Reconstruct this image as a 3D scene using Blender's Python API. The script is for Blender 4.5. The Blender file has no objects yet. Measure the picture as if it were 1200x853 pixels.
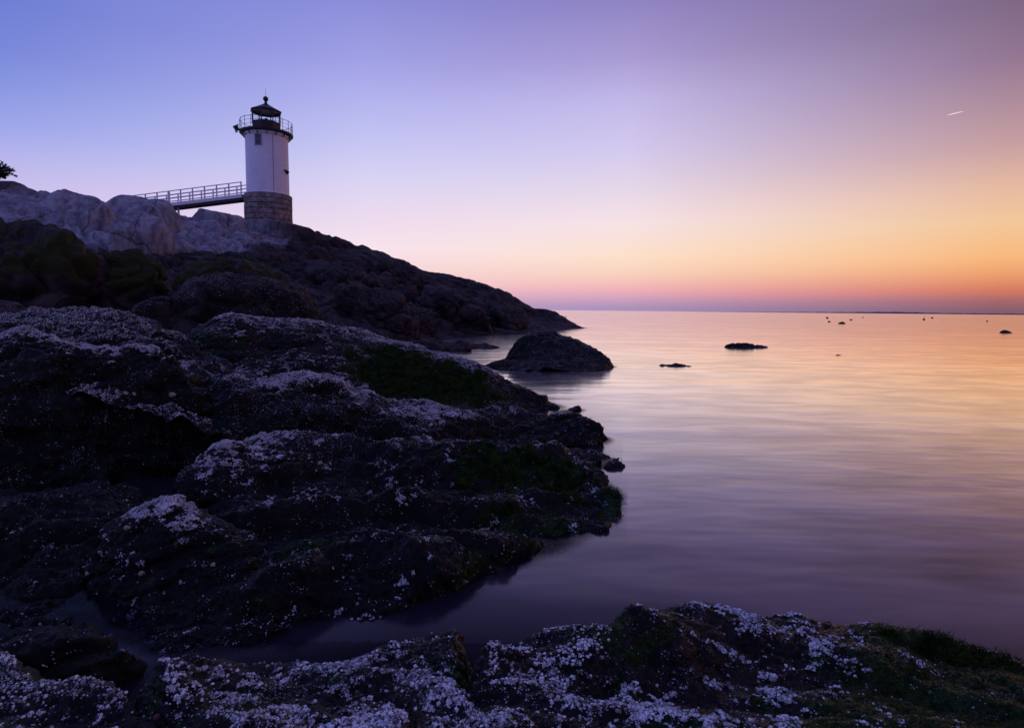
import bpy, math, random
import numpy as np
from mathutils import Matrix, Vector
R = math.radians
sc = bpy.context.scene
COL = sc.collection

# ------------------------------------------------------------------ camera
CAMH = 1.8
PITCH, ROLL, F = 5.18, 0.57, 700.0
cam_d = bpy.data.cameras.new('camera'); cam = bpy.data.objects.new('camera', cam_d); COL.objects.link(cam)
cam_d.sensor_width = 36.0; cam_d.lens = F / 1200 * 36; cam_d.clip_start = 0.05; cam_d.clip_end = 90000
CM = Matrix.Rotation(R(90 - PITCH), 3, 'X') @ Matrix.Rotation(R(ROLL), 3, 'Z')
cam.matrix_world = Matrix.Translation((0, 0, CAMH)) @ CM.to_4x4()
sc.camera = cam
sc.view_settings.view_transform = 'Standard'; sc.view_settings.look = 'None'
sc.view_settings.exposure = 0.08; sc.view_settings.gamma = 1.0
sc.render.engine = 'CYCLES'
sc.cycles.max_bounces = 6; sc.cycles.transparent_max_bounces = 12
sc.cycles.use_denoising = True

def ray(px, py):
    d = CM @ Vector(((px - 600) / F, -(py - 426.5) / F, -1)); return d
def at(px, py, Y):                       # the point seen at a pixel, Y metres ahead
    d = ray(px, py); k = Y / d.y
    return Vector((d.x * k, Y, CAMH + d.z * k))
def onz(px, py, z=0.0):                  # the point seen at a pixel, on level z
    d = ray(px, py); k = (z - CAMH) / d.z
    return Vector((d.x * k, d.y * k, z))

# ------------------------------------------------------------------ sky
def lin(c):
    return tuple(((v / 255) / 12.92 if v / 255 <= .04045 else ((v / 255 + .055) / 1.055) ** 2.4) for v in c) + (1,)
SUN_AZ = 58.0
w = bpy.data.worlds.new('World'); sc.world = w; w.use_nodes = True
nt = w.node_tree; nt.nodes.clear()
def wn(t, **k):
    n = nt.nodes.new(t)
    for a, b in k.items(): setattr(n, a, b)
    return n
L = nt.links.new
wo = wn('ShaderNodeOutputWorld'); bg = wn('ShaderNodeBackground'); L(bg.outputs[0], wo.inputs[0])
tc = wn('ShaderNodeTexCoord'); sp = wn('ShaderNodeSeparateXYZ'); L(tc.outputs['Generated'], sp.inputs[0])
def mth(op, a, b=None, clamp=False):
    n = wn('ShaderNodeMath', operation=op, use_clamp=clamp)
    for i, v in enumerate((a, b)):
        if v is None: continue
        if isinstance(v, (int, float)): n.inputs[i].default_value = v
        else: L(v, n.inputs[i])
    return n.outputs[0]
el = mth('DIVIDE', mth('ARCSINE', sp.outputs[2]), math.pi / 2)      # 0 horizon, 1 zenith
az = mth('MULTIPLY', mth('ARCTAN2', sp.outputs[0], sp.outputs[1]), 180 / math.pi)
ZEN = (132, 140, 226)
cols = {   # azimuth : (photo column, [(pixel row, colour)...], [(elevation deg, colour)...])
 -100: (None, [], [(0, (156, 144, 198)), (12, (152, 150, 218)), (30, (92, 102, 190)), (60, (118, 128, 220)), (90, ZEN)]),
 -39.6: (20, [(0, (106, 122, 205)), (60, (118, 132, 212)), (100, (132, 146, 219)), (150, (155, 162, 228)), (190, (181, 178, 231)), (240, (206, 192, 230)), (300, (226, 204, 226)), (355, (196, 170, 205))],
         [(45, (104, 118, 212)), (90, ZEN)]),
 -13.6: (430, [(0, (135, 137, 211)), (70, (156, 156, 223)), (100, (168, 168, 230)), (160, (190, 190, 237)), (210, (211, 206, 238)), (250, (229, 212, 233)), (290, (241, 221, 232)), (330, (240, 200, 205)), (360, (180, 150, 190))],
         [(45, (112, 120, 212)), (90, ZEN)]),
  10.5: (730, [(0, (139, 127, 189)), (70, (166, 152, 206)), (120, (190, 180, 227)), (180, (207, 197, 232)), (220, (223, 209, 227)), (260, (240, 220, 225)), (300, (246, 219, 198)), (320, (243, 205, 185)), (340, (233, 172, 180)), (351, (200, 155, 185)), (361, (165, 142, 182))],
         [(45, (112, 112, 196)), (90, ZEN)]),
  38.9: (1165, [(0, (120, 98, 126)), (70, (142, 113, 141)), (120, (167, 134, 149)), (170, (192, 153, 156)), (220, (223, 180, 156)), (260, (235, 193, 150)), (300, (242, 180, 122)), (320, (231, 156, 108)), (340, (208, 118, 95)), (352, (162, 102, 105)), (365, (125, 90, 105))],
         [(45, (90, 80, 130)), (90, ZEN)]),
  75: (None, [], [(0, (120, 85, 100)), (2.5, (210, 112, 85)), (6, (240, 160, 90)), (11, (225, 165, 130)), (18, (160, 125, 140)), (30, (100, 85, 120)), (55, (80, 85, 160)), (90, ZEN)]),
  150: (None, [], [(0, (95, 82, 120)), (12, (105, 95, 145)), (35, (80, 86, 165)), (90, ZEN)]),
}
prev = None; prevaz = None
for a, (pxc, rows, extra) in cols.items():
    cr = wn('ShaderNodeValToRGB'); cr.color_ramp.interpolation = 'LINEAR'
    st = [(e, c) for e, c in extra]
    for py, c in rows:
        d = ray(pxc, py); st.append((max(0, math.degrees(math.asin(d.z / d.length))), c))
    st.sort()
    els = cr.color_ramp.elements
    while len(els) > 1: els.remove(els[0])
    els[0].position = st[0][0] / 90; els[0].color = lin(st[0][1])
    for e, c in st[1:]:
        x = els.new(e / 90); x.color = lin(c)
    L(el, cr.inputs[0])
    if prev is None: prev = cr.outputs[0]
    else:
        mr = wn('ShaderNodeMapRange'); mr.interpolation_type = 'SMOOTHSTEP' if a > 60 or a < -30 else 'LINEAR'
        mr.inputs['From Min'].default_value = prevaz; mr.inputs['From Max'].default_value = a
        L(az, mr.inputs['Value'])
        mx = wn('ShaderNodeMix', data_type='RGBA'); L(mr.outputs[0], mx.inputs[0]); L(prev, mx.inputs[6]); L(cr.outputs[0], mx.inputs[7])
        prev = mx.outputs[2]
    prevaz = a
# a trace of physical twilight sky on top of the measured gradient
sky = wn('ShaderNodeTexSky', sky_type='NISHITA'); sky.sun_disc = False
sky.sun_elevation = R(-2.5); sky.sun_rotation = R(SUN_AZ)
sm = wn('ShaderNodeMix', data_type='RGBA', blend_type='ADD'); sm.inputs[0].default_value = 0.02
L(prev, sm.inputs[6]); L(sky.outputs[0], sm.inputs[7]); L(sm.outputs[2], bg.inputs[0]); bg.inputs[1].default_value = 1.0

# the sun is already below the horizon: it reaches only what is very high up
sd = bpy.data.lights.new('sun', 'SUN'); sd.energy = 4.5; sd.angle = R(0.5); sd.color = (1, .78, .60)
so = bpy.data.objects.new('sun', sd); COL.objects.link(so)
sv = Vector((math.sin(R(SUN_AZ)) * math.cos(R(-2.5)), math.cos(R(SUN_AZ)) * math.cos(R(-2.5)), math.sin(R(-2.5))))
so.rotation_euler = sv.to_track_quat('Z', 'Y').to_euler(); so.location = (30, 30, 30)

# ------------------------------------------------------------------ numpy noise
rs = np.random.RandomState(7)
PERM = rs.permutation(256).astype(np.int64); VAL = rs.rand(256).astype(np.float32) * 2 - 1
def vnoise(P, seed=0):
    P = P + (seed * 17.31 + 100.0)
    I = np.floor(P).astype(np.int64); f = (P - I).astype(np.float32); f = f * f * f * (f * (f * 6 - 15) + 10)
    I &= 255
    x0, y0, z0 = I[:, 0], I[:, 1], I[:, 2]; x1 = (x0 + 1) & 255; y1 = (y0 + 1) & 255; z1 = (z0 + 1) & 255
    a0 = PERM[x0]; a1 = PERM[x1]
    b00 = PERM[(a0 + y0) & 255]; b01 = PERM[(a0 + y1) & 255]; b10 = PERM[(a1 + y0) & 255]; b11 = PERM[(a1 + y1) & 255]
    def v(b, z): return VAL[PERM[(b + z) & 255]]
    fx, fy, fz = f[:, 0], f[:, 1], f[:, 2]
    def pl(z): 
        p = v(b00, z); q = v(b10, z); r = v(b01, z); s = v(b11, z)
        m = p + (q - p) * fx; n = r + (s - r) * fx
        return m + (n - m) * fy
    A = pl(z0); B = pl(z1)
    return A + (B - A) * fz
ROT = np.array(Matrix.Rotation(0.6, 3, Vector((.3, .5, .8)).normalized()))
def fbm(P, oct=4, seed=0, ridge=False, gain=.5):
    o = np.zeros(len(P), np.float32); a = 1.0; t = 0
    for i in range(oct):
        n = vnoise(P, seed + i)
        if ridge: n = 1 - 2 * np.abs(n) ** .8 * 1.0
        o += a * n; t += a; a *= gain; P = (P @ ROT) * 2.03
    return o / t
def worley(P, seed=0):                   # F1, F2 in cell units
    I = np.floor(P).astype(np.int64); f = P - I
    f1 = np.full(len(P), 9.0); f2 = np.full(len(P), 9.0); idc = np.zeros(len(P), np.int64)
    for dx in (-1, 0, 1):
        for dy in (-1, 0, 1):
            for dz in (-1, 0, 1):
                h = PERM[(PERM[(PERM[(I[:, 0] + dx + seed) & 255] + I[:, 1] + dy) & 255] + I[:, 2] + dz) & 255]
                jx = VAL[h] * .45 + .5 + dx - f[:, 0]; jy = VAL[(h + 71) & 255] * .45 + .5 + dy - f[:, 1]; jz = VAL[(h + 139) & 255] * .45 + .5 + dz - f[:, 2]
                d = jx * jx + jy * jy + jz * jz
                c = d < f1
                f2 = np.where(c, f1, np.minimum(f2, d)); idc = np.where(c, h, idc); f1 = np.where(c, d, f1)
    return np.sqrt(f1), np.sqrt(f2), idc
def sstep(a, b, x):
    t = np.clip((x - a) / (b - a), 0, 1); return t * t * (3 - 2 * t)

# ------------------------------------------------------------------ mesh helpers
def tag(o, label=None, cat=None, group=None, kind=None):
    if label: o['label'] = label
    if cat: o['category'] = cat
    if group: o['group'] = group
    if kind: o['kind'] = kind
    return o
def mesh_np(name, V, Fq, mat, parent=None, attrs=None, smooth=True):
    """V (n,3), Fq (m,3|4) int"""
    me = bpy.data.meshes.new(name); k = Fq.shape[1]
    me.vertices.add(len(V)); me.vertices.foreach_set('co', np.ascontiguousarray(V, np.float32).ravel())
    me.loops.add(Fq.size); me.loops.foreach_set('vertex_index', np.ascontiguousarray(Fq, np.int32).ravel())
    me.polygons.add(len(Fq)); me.polygons.foreach_set('loop_start', np.arange(0, Fq.size, k, dtype=np.int32))
    if smooth: me.polygons.foreach_set('use_smooth', np.ones(len(Fq), bool))
    else: me.polygons.foreach_set('use_smooth', np.zeros(len(Fq), bool))
    me.update(calc_edges=True)
    for an, av in (attrs or {}).items():
        at_ = me.attributes.new(an, 'FLOAT', 'POINT'); at_.data.foreach_set('value', np.ascontiguousarray(av, np.float32))
    me.materials.append(mat)
    o = bpy.data.objects.new(name, me); COL.objects.link(o)
    if parent: o.parent = parent
    return o
class MB:
    def __init__(s): s.v = []; s.f = []
    def add(s, V, Fs):
        b = len(s.v); s.v += [tuple(p) for p in V]; s.f += [tuple(i + b for i in f) for f in Fs]
    def box(s, c, size, M=None):
        hx, hy, hz = (q / 2 for q in size); V = []
        for z in (-hz, hz):
            for x, y in ((-hx, -hy), (hx, -hy), (hx, hy), (-hx, hy)):
                p = Vector((x, y, z)); p = (M @ p) if M else p; V.append(Vector(c) + p)
        s.add(V, [(3, 2, 1, 0), (4, 5, 6, 7), (0, 1, 5, 4), (1, 2, 6, 5), (2, 3, 7, 6), (3, 0, 4, 7)])
    def bar(s, a, b, wd, ht):            # rectangular bar between two points
        a, b = Vector(a), Vector(b); d = (b - a); ln = d.length; d.normalize()
        up = Vector((0, 0, 1)) if abs(d.z) < .95 else Vector((0, 1, 0))
        sd_ = d.cross(up).normalized(); up = sd_.cross(d)
        M = Matrix((sd_, d, up)).transposed(); s.box((a + b) / 2, (wd, ln, ht), M)
    def tube(s, a, b, r0, r1=None, n=8, caps=True):
        a, b = Vector(a), Vector(b); r1 = r0 if r1 is None else r1; d = (b - a).normalized()
        up = Vector((0, 0, 1)) if abs(d.z) < .95 else Vector((0, 1, 0)); x = d.cross(up).normalized(); y = d.cross(x)
        V = [a + (x * math.cos(6.2832 * i / n) + y * math.sin(6.2832 * i / n)) * r0 for i in range(n)] + \
            [b + (x * math.cos(6.2832 * i / n) + y * math.sin(6.2832 * i / n)) * r1 for i in range(n)]
        Fs = [(i, (i + 1) % n, n + (i + 1) % n, n + i) for i in range(n)]
        if caps: Fs += [tuple(range(n))[::-1], tuple(range(n, 2 * n))]
        s.add(V, Fs)
    def lathe(s, prof, n=64, ph=0, c=(0, 0, 0), close=False):
        V = []; Fs = []; m = len(prof)
        for i in range(n):
            a = ph + 2 * math.pi * i / n
            for r, z in prof: V.append((c[0] + r * math.cos(a), c[1] + r * math.sin(a), c[2] + z))
        for i in range(n):
            j = (i + 1) % n
            for k in range(m - 1 if not close else m):
                l = (k + 1) % m; Fs.append((i * m + k, j * m + k, j * m + l, i * m + l))
        s.add(V, Fs)
    def build(s, name, mat, parent=None, smooth=None, bevel=0):
        me = bpy.data.meshes.new(name); me.from_pydata(s.v, [], s.f); me.materials.append(mat)
        o = bpy.data.objects.new(name, me); COL.objects.link(o)
        if parent: o.parent = parent
        if smooth is not None:
            for p in me.polygons: p.use_smooth = True
            me.set_sharp_from_angle(angle=R(smooth))
        if bevel:
            b = o.modifiers.new('bevel', 'BEVEL'); b.width = bevel; b.segments = 2; b.limit_method = 'ANGLE'
        return o
def empty(name, loc):
    o = bpy.data.objects.new(name, None); COL.objects.link(o); o.location = loc; return o

# ------------------------------------------------------------------ materials
class NT:
    def __init__(s, name):
        s.m = bpy.data.materials.new(name); s.m.use_nodes = True; s.t = s.m.node_tree; s.t.nodes.clear()
        s.out = s.n('ShaderNodeOutputMaterial'); s.b = s.n('ShaderNodeBsdfPrincipled'); s.l(s.b.outputs[0], s.out.inputs[0])
        s.co = s.n('ShaderNodeTexCoord').outputs['Object']
    def n(s, t, **k):
        x = s.t.nodes.new(t)
        for a, b in k.items(): setattr(x, a, b)
        return x
    def l(s, a, b): s.t.links.new(a, b)
    def set(s, sock, v):
        if hasattr(v, 'is_output'): s.l(v, sock)
        else: sock.default_value = v
    def noise(s, scale, det=6, rough=.6, vec=None, dist=0):
        x = s.n('ShaderNodeTexNoise'); x.inputs['Scale'].default_value = scale; x.inputs['Detail'].default_value = det
        x.inputs['Roughness'].default_value = rough; x.inputs['Distortion'].default_value = dist; s.l(vec or s.co, x.inputs['Vector']); return x.outputs[0]
    def map(s, sc_, vec=None, rot=(0, 0, 0)):
        x = s.n('ShaderNodeMapping'); x.inputs['Scale'].default_value = sc_; x.inputs['Rotation'].default_value = rot; s.l(vec or s.co, x.inputs[0]); return x.outputs[0]
    def attr(s, name):
        x = s.n('ShaderNodeAttribute'); x.attribute_name = name; return x.outputs['Fac']
    def math(s, op, a, b=0.0, clamp=False):
        x = s.n('ShaderNodeMath', operation=op, use_clamp=clamp); s.set(x.inputs[0], a); s.set(x.inputs[1], b); return x.outputs[0]
    def mr(s, v, a, b, c=0.0, d=1.0):
        x = s.n('ShaderNodeMapRange'); x.interpolation_type = 'SMOOTHSTEP'; s.set(x.inputs[0], v)
        for i, q in enumerate((a, b, c, d)): s.set(x.inputs[1 + i], q)
        return x.outputs[0]
    def mix(s, f, a, b, mode='MIX'):
        x = s.n('ShaderNodeMix', data_type='RGBA', blend_type=mode); s.set(x.inputs[0], f)
        for i, q in ((6, a), (7, b)):
            if isinstance(q, tuple) and len(q) == 3: q = q + (1,)
            s.set(x.inputs[i], q)
        return x.outputs[2]
    def bump(s, h, dist, strength=1.0, prev=None):
        x = s.n('ShaderNodeBump'); x.inputs['Distance'].default_value = dist; x.inputs['Strength'].default_value = strength; s.l(h, x.inputs['Height'])
        if prev: s.l(prev, x.inputs['Normal'])
        return x.outputs[0]
    def fin(s, col, rough=.7, nrm=None, spec=.5, **k):
        if isinstance(col, tuple) and len(col) == 3: col = col + (1,)
        s.set(s.b.inputs['Base Color'], col); s.set(s.b.inputs['Roughness'], rough); s.b.inputs['Specular IOR Level'].default_value = spec
        if nrm: s.l(nrm, s.b.inputs['Normal'])
        for a, b in k.items(): s.set(s.b.inputs[a], b)
        return s.m

def mat_wet(name, cell, spot=.5, dark=(.0022, .0021, .0022), mid=(.026, .021, .018), moss=(.008, .026, .004), fine=1.0):
    t = NT(name)
    barn, ms = t.attr('barn'), t.attr('moss')
    n1 = t.noise(2.5 * fine, 8, .65); n2 = t.noise(14 * fine, 8, .7)
    base = t.mix(t.mr(n2, .47, .66), dark, mid)
    base = t.mix(t.mr(n1, .50, .68, 0, .6), base, (mid[0] * 1.3, mid[1] * 1.1, mid[2] * .95))
    mn = t.noise(30 * fine, 6, .7)
    base = t.mix(t.math('MULTIPLY', t.attr('pale'), .9), base, t.mix(t.mr(mn, .45, .7), (.0022, .0024, .0022), (.012, .011, .008)))  # dark wrack, and the hollow's shade put into the colour
    mossc = t.mix(t.mr(mn, .4, .65), (moss[0] * .3, moss[1] * .3, moss[2] * .4), (moss[0] * 2.0, moss[1] * 1.9, moss[2] * 1.4))
    base = t.mix(t.mr(t.math('ADD', ms, t.math('MULTIPLY', t.math('SUBTRACT', n2, .5), 1.2)), .35, .6), base, mossc)
    # barnacles: shell-size cells, each white or not, thinning out with the density
    vo = t.n('ShaderNodeTexVoronoi'); vo.inputs['Scale'].default_value = cell
    wv = t.n('ShaderNodeVectorMath', operation='ADD'); t.l(t.co, wv.inputs[0])
    nc = t.n('ShaderNodeTexNoise'); nc.inputs['Scale'].default_value = cell * .5; t.l(t.co, nc.inputs['Vector'])
    ns = t.n('ShaderNodeVectorMath', operation='SCALE'); ns.inputs['Scale'].default_value = .6 / cell; t.l(nc.outputs['Color'], ns.inputs[0]); t.l(ns.outputs[0], wv.inputs[1])
    t.l(wv.outputs[0], vo.inputs['Vector'])
    sc_ = t.n('ShaderNodeSeparateColor'); t.l(vo.outputs['Color'], sc_.inputs[0])
    cl = t.noise(cell * .07, 6, .8)
    dens = t.math('ADD', barn, t.math('MULTIPLY', t.math('SUBTRACT', cl, .5), 2.6))
    here = t.math('LESS_THAN', sc_.outputs[0], t.math('MULTIPLY', dens, 1.15))
    rad = t.math('MULTIPLY', sc_.outputs[1], spot * .5); rad = t.math('ADD', rad, spot * .5)
    disc = t.math('LESS_THAN', vo.outputs['Distance'], rad)
    hole = t.math('GREATER_THAN', vo.outputs['Distance'], t.math('MULTIPLY', rad, .22))
    m = t.math('MULTIPLY', here, disc)
    m = t.math('MULTIPLY', m, t.math('GREATER_THAN', dens, 0.04))
    shell = t.mix(t.math('POWER', sc_.outputs[2], 1.8), (.085, .072, .062), (.70, .68, .66))
    shell = t.mix(hole, (.12, .11, .11), shell)
    col = t.mix(m, base, shell)
    cone = t.math('MULTIPLY', m, t.math('SUBTRACT', 1.0, t.math('DIVIDE', vo.outputs['Distance'], rad), True))
    b1 = t.bump(n1, .10 / fine, .5); b2 = t.bump(n2, .03 / fine, .8, b1); b3 = t.bump(mn, .012 / fine, .6, b2); b4 = t.bump(cone, .5 / cell, .8, b3)
    rough = t.math('MAXIMUM', t.mr(n2, .4, .65, .28, .65), t.math('MULTIPLY', m, .7))
    return t.fin(col, rough, b4, spec=.13)
M_far = mat_wet('barnacled rock far', 62, .55)
M_mid = mat_wet('barnacled rock', 84, .55)
M_near = mat_wet('barnacled rock near', 170, .55, fine=2.2)
def mat_boulder(name, c1, c2, moss, speck=.0, vstreak=False):
    t = NT(name); ms = t.attr('moss'); pale = t.attr('pale')
    n1 = t.noise(.9, 8, .62); n2 = t.noise(6, 9, .7); n3 = t.noise(40, 4, .7)
    col = t.mix(t.mr(n1, .35, .65), c1, c2); col = t.mix(t.mr(n2, .5, .75, 0, .55), col, (c1[0] * .5, c1[1] * .5, c1[2] * .5))
    # weather-bleached granite above the tide line, black stain below it
    st = t.noise(1.6, 6, .7, vec=t.map((1, 1, .35)))
    gr = t.mix(t.mr(st, .35, .65), (.36, .345, .36), (.13, .12, .14)); gr = t.mix(t.mr(n2, .52, .72, 0, .5), gr, (.13, .11, .11)); gr = t.mix(t.mr(n3, .55, .7, 0, .4), gr, (.45, .42, .40))
    col = t.mix(pale, col, gr)
    vo = t.n('ShaderNodeTexVoronoi', feature='DISTANCE_TO_EDGE'); vo.inputs['Scale'].default_value = .16
    wv = t.n('ShaderNodeVectorMath', operation='ADD'); t.l(t.co, wv.inputs[0])
    nc = t.n('ShaderNodeTexNoise'); nc.inputs['Scale'].default_value = 1.3; nc.inputs['Detail'].default_value = 5; t.l(t.co, nc.inputs['Vector']); t.l(nc.outputs['Color'], wv.inputs[1]); t.l(wv.outputs[0], vo.inputs['Vector'])
    crack = t.mr(vo.outputs['Distance'], 0, .010)
    col = t.mix(crack, t.mix(.6, col, (.008, .008, .009)), col)
    col = t.mix(t.mr(t.math('ADD', ms, t.math('MULTIPLY', t.math('SUBTRACT', n2, .5), 1.4)), .4, .7), col, t.mix(t.mr(n3, .4, .6), (moss[0] * .4, moss[1] * .4, moss[2] * .4), moss))
    v2 = t.n('ShaderNodeTexVoronoi'); v2.inputs['Scale'].default_value = 42; t.l(t.co, v2.inputs['Vector'])
    s2 = t.n('ShaderNodeSeparateColor'); t.l(v2.outputs['Color'], s2.inputs[0])
    brn = t.attr('barn'); k = t.math('MULTIPLY', t.math('LESS_THAN', s2.outputs[0], t.math('MULTIPLY', brn, .8)), t.math('LESS_THAN', v2.outputs['Distance'], .34))
    col = t.mix(k, col, (.5, .47, .46))
    b1 = t.bump(n1, .35, .5); b2 = t.bump(n2, .10, .8, b1); b3 = t.bump(n3, .02, .6, b2); b4 = t.bump(crack, .06, .7, b3)
    return t.fin(col, t.mr(n2, .4, .6, .6, .9), b4, spec=.10)
M_head = mat_boulder('headland rock', (.012, .009, .0095), (.055, .039, .037), (.020, .022, .007))
M_mossb = mat_boulder('mossy boulder', (.014, .011, .010), (.070, .052, .048), (.048, .050, .015))
def flat(name, col, rough=.6, metal=0.0, nscale=6, var=.25, spec=.4, bumpd=.01):
    t = NT(name); n = t.noise(nscale, 6, .65)
    c = t.mix(t.mr(n, .3, .7), tuple(v * (1 - var) for v in col), tuple(min(1, v * (1 + var * .6)) for v in col))
    m = t.fin(c, rough, t.bump(n, bumpd, .4), spec=spec); t.b.inputs['Metallic'].default_value = metal; return m

# ------------------------------------------------------------------ height-field rocks
class Field:
    """A rock surface through given points, in (x/y, ln y) so that near parts are finer than far ones."""
    def __init__(s, pts, c=.03):
        P = np.array([tuple(p) for p in pts]); s.u = P[:, 0] / P[:, 1]; s.v = np.log(P[:, 1]); s.z = P[:, 2]; s.c = c
        n = len(P); A = np.zeros((n + 1, n + 1)); A[:n, :n] = s.k(s.u[:, None] - s.u[None], s.v[:, None] - s.v[None]) + np.eye(n) * 3e-6
        A[:n, n] = 1; A[n, :n] = 1; s.w = np.linalg.solve(A, np.append(s.z, 0))
    def k(s, du, dv): return -np.sqrt(du * du + dv * dv + s.c ** 2)
    def __call__(s, x, y):
        u = x / y; v = np.log(y); o = np.full(u.shape, s.w[-1])
        for i in range(len(s.z)): o += s.w[i] * s.k(u - s.u[i], v - s.v[i])
        return o
FIELDS = []
def W(*pp): return [onz(x, y, 0.0) for x, y in pp]          # on the waterline
def S(*pp, z=-.7): 
    o = []
    for x, y in pp:
        p = onz(x, y, 0.0); o.append(Vector((p.x, p.y, z)))
    return o
def A_(*pp): return [at(x, y, Y) for x, y, Y in pp]
def behind(pts, k, dz):                                       # the far side, falling away behind a crest
    return [Vector((p.x * k, p.y * k, p.z - dz)) for p in pts]
def ledge(name, pts, u0, u1, y0, y1, nu, nv, dispf, maskf, mat, c=.03, zmin=-.45):
    fl = Field(pts, c)
    FIELDS.append((fl, u0, u1, y0, y1))
    u = np.linspace(u0, u1, nu); v = np.linspace(math.log(y0), math.log(y1), nv)
    U, Vv = np.meshgrid(u, v); Y = np.exp(Vv); X = U * Y; Z = fl(X, Y)
    P = np.stack([X, Y, Z], -1)
    du = np.gradient(P, axis=1); dv = np.gradient(P, axis=0); N = np.cross(du, dv); ar = np.linalg.norm(N, axis=-1); N /= ar[..., None] + 1e-12
    Pf = P.reshape(-1, 3); Nf = N.reshape(-1, 3)
    d, conv = dispf(Pf, Nf)
    # keep sheet edges sunk
    P2 = (Pf + Nf * d[:, None]).reshape(nv, nu, 3)
    du = np.gradient(P2, axis=1); dv = np.gradient(P2, axis=0); N2 = np.cross(du, dv); ar = np.linalg.norm(N2, axis=-1); N2 /= ar[..., None] + 1e-12
    barn, moss, pale = maskf(P2.reshape(-1, 3), N2.reshape(-1, 3), conv)
    idx = np.arange(nu * nv).reshape(nv, nu)
    q = np.stack([idx[:-1, :-1], idx[:-1, 1:], idx[1:, 1:], idx[1:, :-1]], -1).reshape(-1, 4)
    z = P2[..., 2].ravel(); q = q[(z[q] > zmin).any(1)]
    used = np.zeros(nu * nv, bool); used[q.ravel()] = True; new = np.cumsum(used) - 1
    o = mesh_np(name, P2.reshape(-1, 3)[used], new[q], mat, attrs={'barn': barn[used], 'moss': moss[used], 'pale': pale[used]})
    o['_'] = 0; del o['_']
    return o, dict(P=P2.reshape(-1, 3)[used], N=N2.reshape(-1, 3)[used], A=ar.ravel()[used], barn=barn[used], moss=moss[used])

def strata(P, nrm, freq, seed, wob=.5):
    nrm = np.array(nrm) / np.linalg.norm(nrm)
    s = (P @ nrm) * freq + wob * fbm(P * .8, 3, seed)
    k = np.floor(s); f = s - k
    saw = np.where(f < .82, f / .82, (1 - f) / .18)
    return saw * (0.6 + .4 * VAL[(k.astype(np.int64) * 37 + seed) & 255])
def disp_ledge(scale, amp, nrm=(.10, -.5, .8), seed=0, sf=1.45, oct=4, off=0, stw=1.9):
    def f(P, N):
        Pa = P @ np.array(Matrix.Rotation(R(12), 3, 'Z') @ Matrix.Rotation(R(-8), 3, 'Y')) * np.array([.45, 1.0, 1.3])
        big = fbm(Pa * (1.1 * scale), 3, seed + 3)
        st = strata(P, nrm, sf * scale, seed + 5) - .5
        lump = fbm(Pa * (3.2 * scale), oct + 1, seed + 9, ridge=True, gain=.62)
        f1, f2, _ = worley(Pa * (5.0 * scale) + .3 * fbm(P * 6 * scale, 2, seed)[:, None], seed)
        knob = np.clip(f2 - f1, 0, .5) * 2
        fine = fbm(P * (26 * scale), 3, seed + 21)
        wob = .35 * fbm(P * 1.4 * scale, 3, seed + 2)[:, None]
        g1, g2, gi = worley(Pa * (np.array([.75, 1.1, 1.5]) * scale) + wob, seed + 4); e1 = np.clip((g2 - g1) * 3.0, 0, 1); e1 = e1 * (2 - e1)
        h1, h2, hi_ = worley(Pa * (np.array([1.9, 2.6, 3.2]) * scale) + wob * 2, seed + 6); e2 = np.clip((h2 - h1) * 2.8, 0, 1); e2 = e2 * (2 - e2)
        blocks = 1.0 * (e1 - .85) + .40 * VAL[(gi * 5) & 255] * e1 + .50 * (e2 - .8) + .18 * VAL[(hi_ * 3) & 255] * e2
        d = amp * (off + .9 * big + stw * st + .40 * lump + .24 * knob + .20 * fine + .62 * blocks)
        conv = .34 * lump + .28 * (knob - .5) + .55 * st + .65 * fine + .35 * (e1 - .85) + .3 * (e2 - .8) + 3.0 * np.clip(N[:, 2] - .87, -.5, .10)
        return d, conv
    return f

# material masks -------------------------------------------------------------
def mask_L(seed, lo=.15, hi=.9, up=.35, bias=0.0, green=0.0, fs=1.0, fn=None):
    def f(P, N, conv):
        n = fbm(P * .9 * fs, 4, seed + 31); n2 = fbm(P * 5 * fs, 4, seed + 33)
        n3 = fbm(P * 22 * fs, 3, seed + 35)
        b = .46 + bias + .75 * conv + .28 * n + .38 * n2 + .35 * n3 + .5 * (N[:, 2] - .75)
        b = sstep(.22, 1.05, b) * hi * sstep(.25, .55, P[:, 2] + .15 * n)
        m = sstep(.15 - green, .45 - green, fbm(P * 1.3 * fs, 4, seed + 41) + .25 * n2 - .15 * conv)
        wrack_shade = sstep(.55, .25, P[:, 2] + .25 * n) * sstep(-.5, .3, n2 + .6)
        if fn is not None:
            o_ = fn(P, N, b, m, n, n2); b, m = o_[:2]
            if len(o_) > 2: wrack_shade = np.maximum(wrack_shade, o_[2])
        return b.astype(np.float32), m.astype(np.float32), wrack_shade.astype(np.float32)
    return f
def dist2(P, c, rx, ry):
    return ((P[:, 0] - c[0]) / rx) ** 2 + ((P[:, 1] - c[1]) / ry) ** 2

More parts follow.
